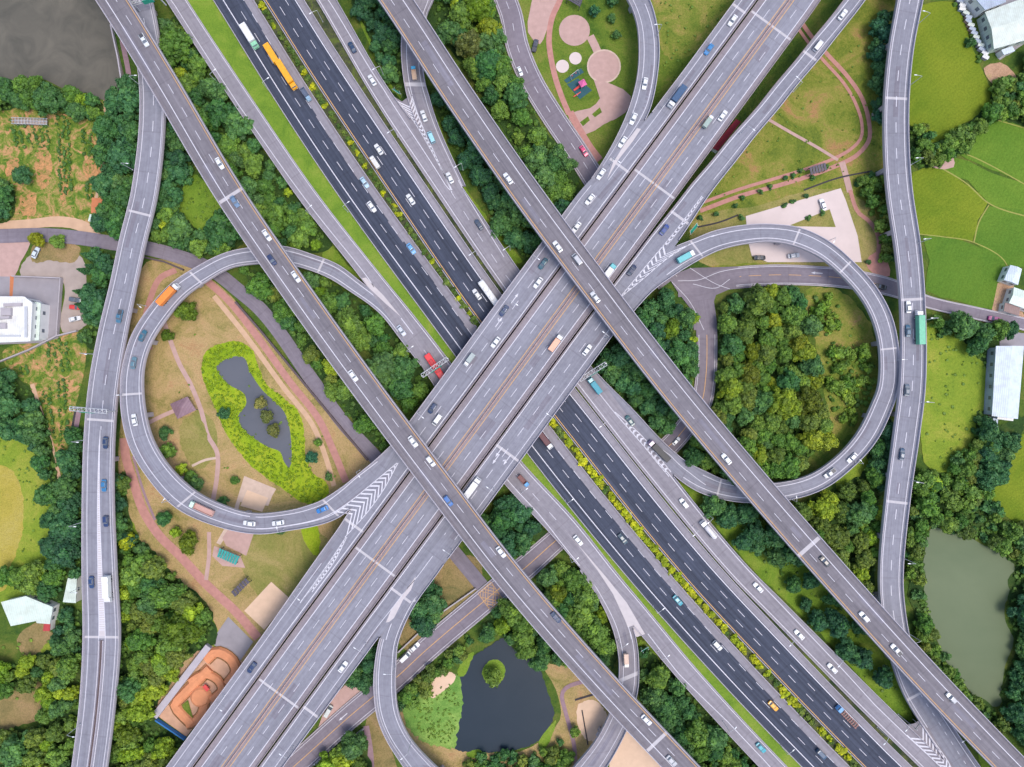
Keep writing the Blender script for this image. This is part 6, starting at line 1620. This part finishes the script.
for k in range(15):
    f = k / 14; x, y = 958 + 27 * f + R.uniform(-1.5, 1.5), 2 + 56 * f; p = wpt(x, y); a = R.uniform(-.3, .3) - .45
    root = empty('storage_bin', p, a); tag(root, 'pale covered storage bin in the row between the paddy field and warehouse', 'storage bin', 'storage bins by the warehouse')
    mb = MB(); mb.box((0, 0, -.3), 2.2, 1.3, 1.5); mb.build('bin', M[R.choice(['rail_concrete', 'roof_grey_blue', 'plaza'])], root)
    mb = MB(); i = [mb.vert(v) for v in ((-1.25,-.8,1.2),(1.25,-.8,1.2),(1.25,.8,1.2),(-1.25,.8,1.2))]; j = [mb.vert((-1.25,0,1.6)), mb.vert((1.25,0,1.6))]
    for q in ((i[0],i[1],j[1],j[0]),(i[2],i[3],j[0],j[1]),(i[1],i[2],j[1]),(i[3],i[0],j[0]),(i[3],i[2],i[1],i[0])): mb.face(q)
    mb.build('lid', M[R.choice(['roof_white', 'roof_pale_green', 'roof_grey_blue'])], root)
# greenhouse frame
g = empty('greenhouse', wpt(32, 122)); tag(g, 'low grey framed greenhouse in the upper allotments', 'greenhouse')
mb = MB()
for k in range(12):
    p = wpt(15 + k * 3.1, 122 + .1 * k); mb.tube((p.x, p.y - 1.4, 0), (p.x, p.y - 1.2, 1.6), .07, 6); mb.tube((p.x, p.y + 1.4, 0), (p.x, p.y + 1.2, 1.6), .07, 6); mb.tube((p.x, p.y - 1.3, 1.6), (p.x, p.y + 1.3, 1.6), .09, 6)
for y in (-1.2, 0, 1.2): a, c_ = wpt(14, 122), wpt(50, 123); mb.tube((a.x, a.y + y, 1.6), (c_.x, c_.y + y, 1.6), .1, 6)
keep(mb.build('frame', M['galv']), g)
mb = MB(); a, c_ = wpt(15, 122), wpt(49, 123); mb.box(((a.x + c_.x) / 2, (a.y + c_.y) / 2, .15), 13, 1.9, .9, -.03); keep(mb.build('planting_bed', M['yard_gravel']), g)
# park shelters: posts and a roof
def shelter(label, quad, h, mat, slats=0, name='park_shelter'):
    pts = [P(x, y, h) for x, y in quad]; c = sum(pts, Vector()) / 4; c.z = 0
    root = empty(name, c); tag(root, label, 'shelter')
    for p in pts:
        q = c + (p - c) * .88; mb = MB(); mb.tube((q.x, q.y, 0), (q.x, q.y, h), .14, 8); keep(mb.build('post', M['dark_metal']), root)
    mb = MB()
    if slats:
        a, b_, d, e = pts
        for k in range(slats):
            f0, f1 = (k + .12) / slats, (k + .88) / slats; q = [a.lerp(b_, f0), a.lerp(b_, f1), e.lerp(d, f1), e.lerp(d, f0)]
            mb.prism([(p.x, p.y) for p in q], h, h + .18)
        for f in (.15, .85):
            q0, q1 = a.lerp(e, f), b_.lerp(d, f); mb.tube((q0.x, q0.y, h - .1), (q1.x, q1.y, h - .1), .1, 6)
    else:
        ap = c + Vector((0, 0, h + 1.3)); i = [mb.vert(p) for p in pts]; j = mb.vert(ap)
        for k in range(4): mb.face((i[k], i[(k + 1) % 4], j))
        mb.face(i[::-1])
    o = keep(mb.build('roof', M[mat]), root); fix(o.data)
shelter('square plum coloured shelter in the left loop park', [(170,404),(187.5,396.5),(196,410),(177.5,419)], 3, 'roof_plum')
shelter('long teal slatted shelter below the left loop', [(219.5,548),(240,556.5),(236,565),(217,556.5)], 3, 'roof_teal', 8)
shelter('dark slatted shelter beside the brick path near the grey court', [(231,592),(246,577.5),(250,582),(235,597)], 3, 'roof_dark', 6)
shelter('dark slatted shelter beside the brick path in the right park', [(809,167.5),(825.5,162.5),(827,170),(810.5,175)], 3, 'roof_dark', 6)
shelter('dark slatted shelter at the top edge above the round plazas', [(566,-1),(574,-8),(583,-1),(580,7)], 3, 'roof_dark', 5)
# clay track
t = empty('clay_track', wpt(195, 690)); tag(t, 'orange clay riding track with raised banks beside the wide deck', 'riding track')
def band(pts, w, z0, z1, closed=False):
    r = Road('t', [(x, y, -w / 2, w / 2, 0) for x, y in (pts)], dz=0); ROADS.pop(); mb = MB(); prev = None
    for k in range(r.n + 1):
        c = [mb.vert(r.at(k * r.step, f, zz - (.35 if zz == z0 else 0))) for f, zz in ((0, z0), (.16, z1 * .75), (.5, z1), (.84, z1 * .75), (1, z0))]
        if prev:
            for i in range(4): mb.face((prev[i], prev[i + 1], c[i + 1], c[i]))
        prev = c
    mb.face(prev); keep(mb.build('clay_bank', M['track_clay']), t)
    for f in (-.04, 1.04):
        m2 = MB(); r.line(m2, f, .35, dz=.03); keep(m2.build('edge_shade_line', M['groove_shade']), t)  # flat dark lines painting groove shade along both edges of the bank
band([(192,724),(180,712),(175,705),(184,694),(200,678),(210,668)], 11, 0, 1.0)
band([(206,660),(216,652),(232,660),(236,672),(228,684)], 11, 0, 1.1)
band([(190,682),(204,674),(218,680),(222,690),(212,700)], 9, 0, .9)
band([(186,724),(194,722),(202,714),(204,702),(200,694)], 10, 0, .6)
mb = MB(); p = wpt(201, 696.5);
for k in range(24):
    a0, a1 = k * math.pi / 12, (k + 1) * math.pi / 12; r0, r1 = 4.4, 3.2
    mb.poly([(p.x + r0*math.cos(a0), p.y + r0*math.sin(a0), 0), (p.x + r0*math.cos(a1), p.y + r0*math.sin(a1), 0), (p.x + r1*math.cos(a1), p.y + r1*math.sin(a1), 1.1), (p.x + r1*math.cos(a0), p.y + r1*math.sin(a0), 1.1)])
    mb.poly([(p.x + r1*math.cos(a0), p.y + r1*math.sin(a0), 1.1), (p.x + r1*math.cos(a1), p.y + r1*math.sin(a1), 1.1), (p.x, p.y, 1.1)])
keep(mb.build('clay_mound', M['track_clay']), t)
mb = MB(); p = wpt(207.5, 686.5); mb.box((p.x, p.y, .95), 2.6, 1.5, .5, -.8); keep(mb.build('start_box', M['play_red']), t)
mb = MB(); mb.prism([(wpt(x, y).x, wpt(x, y).y) for x, y in [(182,705),(188,700),(193,718),(184,712)]], 0, .12); keep(mb.build('grass_infill', M['grass_plaza']), t)
def wall(label, pts, h, w, mat, name='boundary_wall', cat='wall'):
    q = [wpt(x, y) for x, y in pts]; mb = MB()
    for a, b_ in zip(q, q[1:]): d = b_ - a; m = (a + b_) / 2; mb.box((m.x, m.y, -.2), d.length, w, h + .2, math.atan2(d.y, d.x))
    tag(mb.build(name, M[mat]), label, cat)
wall('long pale wall along the left side of the orange clay track', [(156,715),(210,645)], 1.6, 2.6, 'rail_concrete')
wall('bright blue fence along the bottom of the orange clay track', [(157,718.5),(186,738)], 1.6, .5, 'blue_fence', 'blue_fence', 'fence')
wall('concrete bank wall on the right side of the river', [(112,26),(119,58),(124.5,92)], 1.2, .5, 'rail_concrete')
wall('grey boundary wall around the factory yard at the left edge', [(14,276.5),(62.5,278.5),(58.5,336)], 1.5, .4, 'concrete')
wall('pale wall beside the conifers at the gravel lot', [(96,285),(92,305),(85,320)], 1.6, .5, 'rail_concrete')
wall('mossy wall between factory yard and lower allotments', [(0,362),(30,350),(58,336),(78,331)], 1.2, .5, 'concrete')
wall('dark low wall along the right edge of the left local road', [(236,302),(262,332),(300,378),(338,424),(368,460)], .9, .8, 'wall_and_slot_shade')
wall('dark low wall beside the local road under the far left viaduct', [(145,257.5),(165,262),(184,270)], 1.0, .6, 'wall_and_slot_shade')
wall('stone wall along the upper side of the bottom local road', [(398,652),(436,616),(476,588)], 1.0, .5, 'concrete')
wall('low wall below the bottom local road, by the crops', [(316,765),(364,728)], 1.0, .5, 'concrete')
# signs
def signboard(label, px, py, h0, ang, w=3.6, hh=2.0, mat='sign_green', up_=3.2):
    p = P(px, py, h0); root = empty('road_sign', p, math.radians(ang)); tag(root, label, 'sign')
    for y in (-w * .35, w * .35): mb = MB(); mb.tube((0, y, -.6), (0, y, up_ + hh), .1, 8); mb.build('post', M['galv'], root)
    mb = MB()   # tilted board with a white rim
    c, s = math.cos(.5), math.sin(.5)
    f = lambda y, z: Vector((.14 - z * s, y, up_ + z * c))
    for (a, m, o) in ((1, 1, 0), (.9, 0, .012)):
        q = [f(-w/2*a, hh/2*(1-a)), f(w/2*a, hh/2*(1-a)), f(w/2*a, hh/2*(1+a)), f(-w/2*a, hh/2*(1+a))]; n = (q[1]-q[0]).cross(q[2]-q[1]).normalized()
        i = [mb.vert(v + n * o) for v in q]; j = [mb.vert(v - n * .05) for v in q]; mb.face(i, m); mb.face(j[::-1], m)
        for k in range(4): l = (k+1) % 4; mb.face((i[k], j[k], j[l], i[l]), m)
    mb.build('board', [M[mat], M['paint_white']], root)
signboard('green road sign in the grass wedge between right side road and the short ramp', 399, 95, 0.2, 55, 3.6, 2.2)
signboard('green road sign in the grass wedge of the bottom ramp fork', 643.5, 646, HM - .6, -60, 3.4, 2)
signboard('teal road sign standing at the split of the right loop', 692, 232, 2, -40, 4.4, 2.6)
signboard('small pale sign board at the foot of the right viaduct wedge', 912, 722, HM - .4, -40, 3, 1.6, 'roof_mint')
# gantries
def gantry(label, a, b_, h0, up_=6.2, boards=()):
    a, b_ = P(*a, h0), P(*b_, h0); d = b_ - a; L = d.length; root = empty('sign_gantry', a, math.atan2(d.y, d.x)); tag(root, label, 'gantry', 'sign gantries')
    for x in (0, L): mb = MB(); mb.tube((x, 0, -.8), (x, 0, up_), .28, 10); mb.build('post', M['galv'], root)
    mb = MB()
    for y in (-.75, .75):
        for z in (up_ - 1.1, up_): mb.tube((0, y, z), (L, y, z), .12, 6)
    n = int(L / 1.4)
    for k in range(n + 1):
        x = L * k / n; mb.tube((x, -.75, up_), (x, .75, up_), .08, 6); mb.tube((x, -.75, up_ - 1.1), (x, -.75, up_), .07, 6); mb.tube((x, .75, up_ - 1.1), (x, .75, up_), .07, 6)
        if k < n: mb.tube((x, -.75, up_), (x + L / n, .75, up_), .06, 6)
    mb.build('truss', M['galv'], root)
    for (x, w) in boards: mb = MB(); mb.box((L * x, -1.0, up_ - 1.9), w, .12, 2.4); mb.build('sign_board', M['sign_green'], root)
gantry('lattice sign gantry over the red coach on the left side road', (424,376), (449,359), HM, boards=[(.5, 5)])
gantry('lattice sign gantry across the far left viaduct', (80,408), (116,411), 9, boards=[(.45, 5)])
gantry('grey sign gantry on the far left viaduct at the top edge', (140,11), (165,4), 9, boards=[(.6, 4)])
gantry('lattice sign gantry over the teal truck beside the wide deck', (578,380), (604,364), HM, boards=[(.5, 4)])
# lamps
def lamp(px, py, h0, road, label, arm=2.4, hh=9.0, group='street lamps', out=False):
    p = P(px, py, h0); s, _ = road.near(p); c = road.at(s, .5); d = Vector((c.x - p.x, c.y - p.y, 0)).normalized()
    root = empty('street_lamp', p, math.atan2(d.y, d.x)); tag(root, label, 'street lamp', group)
    mb = MB(); mb.tube((0, 0, -.4), (0, 0, hh - .6), .13, 8, .08); mb.tube((0, 0, 0), (0, 0, .5), .2, 8); mb.build('pole', M['galv'], root)
    mb = MB(); pr = Vector((0, 0, hh - .6))
    for k in range(1, 6): q = Vector((arm * k / 5, 0, hh - .6 + .6 * math.sin(k / 5 * 1.5))); mb.tube(pr, q, .07, 6); pr = q
    mb.build('arm', M['galv'], root)
    mb = MB(); x0 = arm - .1; loft(mb, [[(x0, -.12, hh - .1), (x0, .12, hh - .1), (x0, .1, hh + .08), (x0, -.1, hh + .08)], [(x0 + .5, -.2, hh - .12), (x0 + .5, .2, hh - .12), (x0 + .5, .15, hh + .12), (x0 + .5, -.15, hh + .12)], [(x0 + 1.0, -.1, hh - .06), (x0 + 1.0, .1, hh - .06), (x0 + 1.0, .07, hh + .04), (x0 + 1.0, -.07, hh + .04)]])
    fix_me = mb.mesh('lamp_head', M['lamp_glass']); fix(fix_me); link('lamp_head', fix_me, root)
ORD = ['first', 'second', 'third', 'fourth', 'fifth', 'sixth', 'seventh', 'eighth', 'ninth', 'tenth']
def lamps(where, road, h, pts, **kw):
    for i, (x, y) in enumerate(pts):
        s, _ = road.near(P(x, y, h)); hh = road.at(s, .5).z
        lab = f'{ORD[i]} grey street lamp from the top {where}' if len(pts) > 1 else f'only grey street lamp {where}'
        lamp(x, y, hh, road, lab, **kw)
lamps('along the left edge of the far left viaduct', V1, 9, [(141,86),(133,170),(93,354),(85,440),(82.5,522),(83.5,586),(81,724)])
lamps('along the right edge of the right viaduct', V2, 10, [(917,25),(909,86),(910.5,165),(918,243),(925,320),(921,402),(911,480),(903,558),(908,633)])
lamps('on the outer edge of the left side road', E1, HM, [(219,84),(312,216),(410,352),(521,490),(570,557),(618,640),(658,651),(723,721)])
lamps('in the grass strip left of the dark motorway', D1, HM, [(270,92),(348,212),(565,500),(653,606),(779,743)])
lamps('in the slit right of the dark motorway', D2, HM, [(323,22),(398,137),(477,255),(603,421),(693,526),(786,632),(877,727)])
lamps('on the outer edge of the right side road', E2, HM, [(384,76),(463,170),(510,250),(707,514),(833,652),(898,714)])
lamps('on the upper left edge of the wide deck', C1, HD, [(662,108),(610,165),(532,259),(511,303),(420,412),(300,588),(225,695)])
lamps('on the lower right edge of the wide deck', C4, HD, [(793,92),(740,134),(606,338),(552,417),(494,488),(452,549),(366,643),(294,746)])
lamps('on the inner side of the bottom curved ramp', R3, 11, [(396,665),(411,742)])
lamps('on the rim of the left loop ramp', L1, 9, [(146,306),(123,395),(170,500),(284,529),(360,470)], arm=1.6, hh=7)
lamps('on the rim of the right loop ramp', L2, 9, [(828,241),(898,360),(855,462),(790,499)], arm=1.6, hh=7)
lamps('on the curved top ramp', R1, 9, [(657,36)], arm=2)
lamps('beside the right viaduct foot, in the dark wedge', V2, 6, [(954,726)])
# playground
def playset(label, px, py, ang):
    root = empty('play_set', wpt(px, py), math.radians(ang)); tag(root, label, 'play equipment')
    for x in (-1, 1):
        for y in (-1, 1): mb = MB(); mb.tube((x * .9, y * .9, 0), (x * .9, y * .9, 2.6), .08, 8); mb.build('post', M['galv'], root)
    mb = MB(); mb.box((0, 0, 1.2), 2, 2, .12); mb.build('platform', M['play_mat'], root)
    mb = MB(); i = [mb.vert(v) for v in ((-1.3,-1.3,2.6),(1.3,-1.3,2.6),(1.3,1.3,2.6),(-1.3,1.3,2.6))]; j = mb.vert((0,0,3.5))
    for k in range(4): mb.face((i[k], i[(k+1)%4], j))
    mb.face(i[::-1]); mb.build('roof', M['play_pink'], root)
    mb = MB(); pr = None
    for k in range(7):
        x = 1 + k * .45; z = 1.25 * (1 - k / 6) ** 1.3 + .15; c = [mb.vert((x, -.4, z + .25)), mb.vert((x, -.35, z)), mb.vert((x, .35, z)), mb.vert((x, .4, z + .25))]
        if pr:
            for q in range(3): mb.face((pr[q], pr[q+1], c[q+1], c[q]))
        pr = c
    mb.build('slide', M['play_red'], root)
playset('pink roofed play tower with red slide on the dark play mat', 582, 86, 210)
p = wpt(577, 95); r_ = empty('seesaw', p, .6); tag(r_, 'red seesaw on the lower corner of the dark play mat', 'play equipment')
mb = MB(); mb.tube((0, -.3, .3), (0, .3, .3), .25, 10); mb.build('pivot', M['galv'], r_); mb = MB(); mb.box((0, 0, .55), 3.4, .35, .1); mb.build('plank', M['play_red'], r_)
p = wpt(574, 75); r_ = empty('swing_frame', p, .65); tag(r_, 'grey swing frame on the narrow strip of play mat', 'play equipment')
for x in (-2, 2):
    mb = MB(); mb.tube((x, -1, 0), (x, 0, 2.3), .07, 6); mb.tube((x, 1, 0), (x, 0, 2.3), .07, 6); mb.build('leg', M['galv'], r_)
mb = MB(); mb.tube((-2, 0, 2.3), (2, 0, 2.3), .08, 8); mb.build('top_bar', M['galv'], r_)
for x in (-.9, .9): mb = MB(); mb.box((x, 0, .5), .5, .22, .06); mb.tube((x - .2, 0, .5), (x - .2, 0, 2.3), .02, 5); mb.tube((x + .2, 0, .5), (x + .2, 0, 2.3), .02, 5); mb.build('swing_seat', M['play_red'], r_)
# ------------------------------------------------------------------ camera and light
cam = bpy.data.cameras.new('camera'); co = bpy.data.objects.new('camera', cam); C.objects.link(co)
co.location = (0, 0, HC); co.rotation_euler = (0, 0, 0); cam.lens = 24; cam.sensor_width = 36; cam.clip_end = 3000; cam.clip_start = 1
bpy.context.scene.camera = co
SE, SR = math.radians(70), math.radians(115)     # height and compass bearing of the veiled sun
wd = bpy.data.worlds.new('World'); bpy.context.scene.world = wd; wd.use_nodes = True
bg = wd.node_tree.nodes['Background']; sk = wd.node_tree.nodes.new('ShaderNodeTexSky'); sk.sky_type = 'NISHITA'; sk.sun_disc = False
sk.sun_elevation = SE; sk.sun_rotation = SR; sk.air_density = 1.0; sk.dust_density = 3.0; sk.ozone_density = 1.0
wd.node_tree.links.new(sk.outputs[0], bg.inputs[0]); bg.inputs[1].default_value = 0.15
sl = bpy.data.lights.new('sun', 'SUN'); sl.energy = 1.05; sl.angle = math.radians(24); sl.color = (1.0, .95, .88)
so = bpy.data.objects.new('sun', sl); C.objects.link(so)
d = Vector((math.sin(SR) * math.cos(SE), math.cos(SR) * math.cos(SE), math.sin(SE)))
so.rotation_euler = d.to_track_quat('Z', 'Y').to_euler(); so.location = (0, 0, 200)
vs = bpy.context.scene.view_settings; vs.view_transform = 'Standard'; vs.look = 'None'; vs.gamma = 1; vs.exposure = 0.78; vs.use_curve_mapping = False
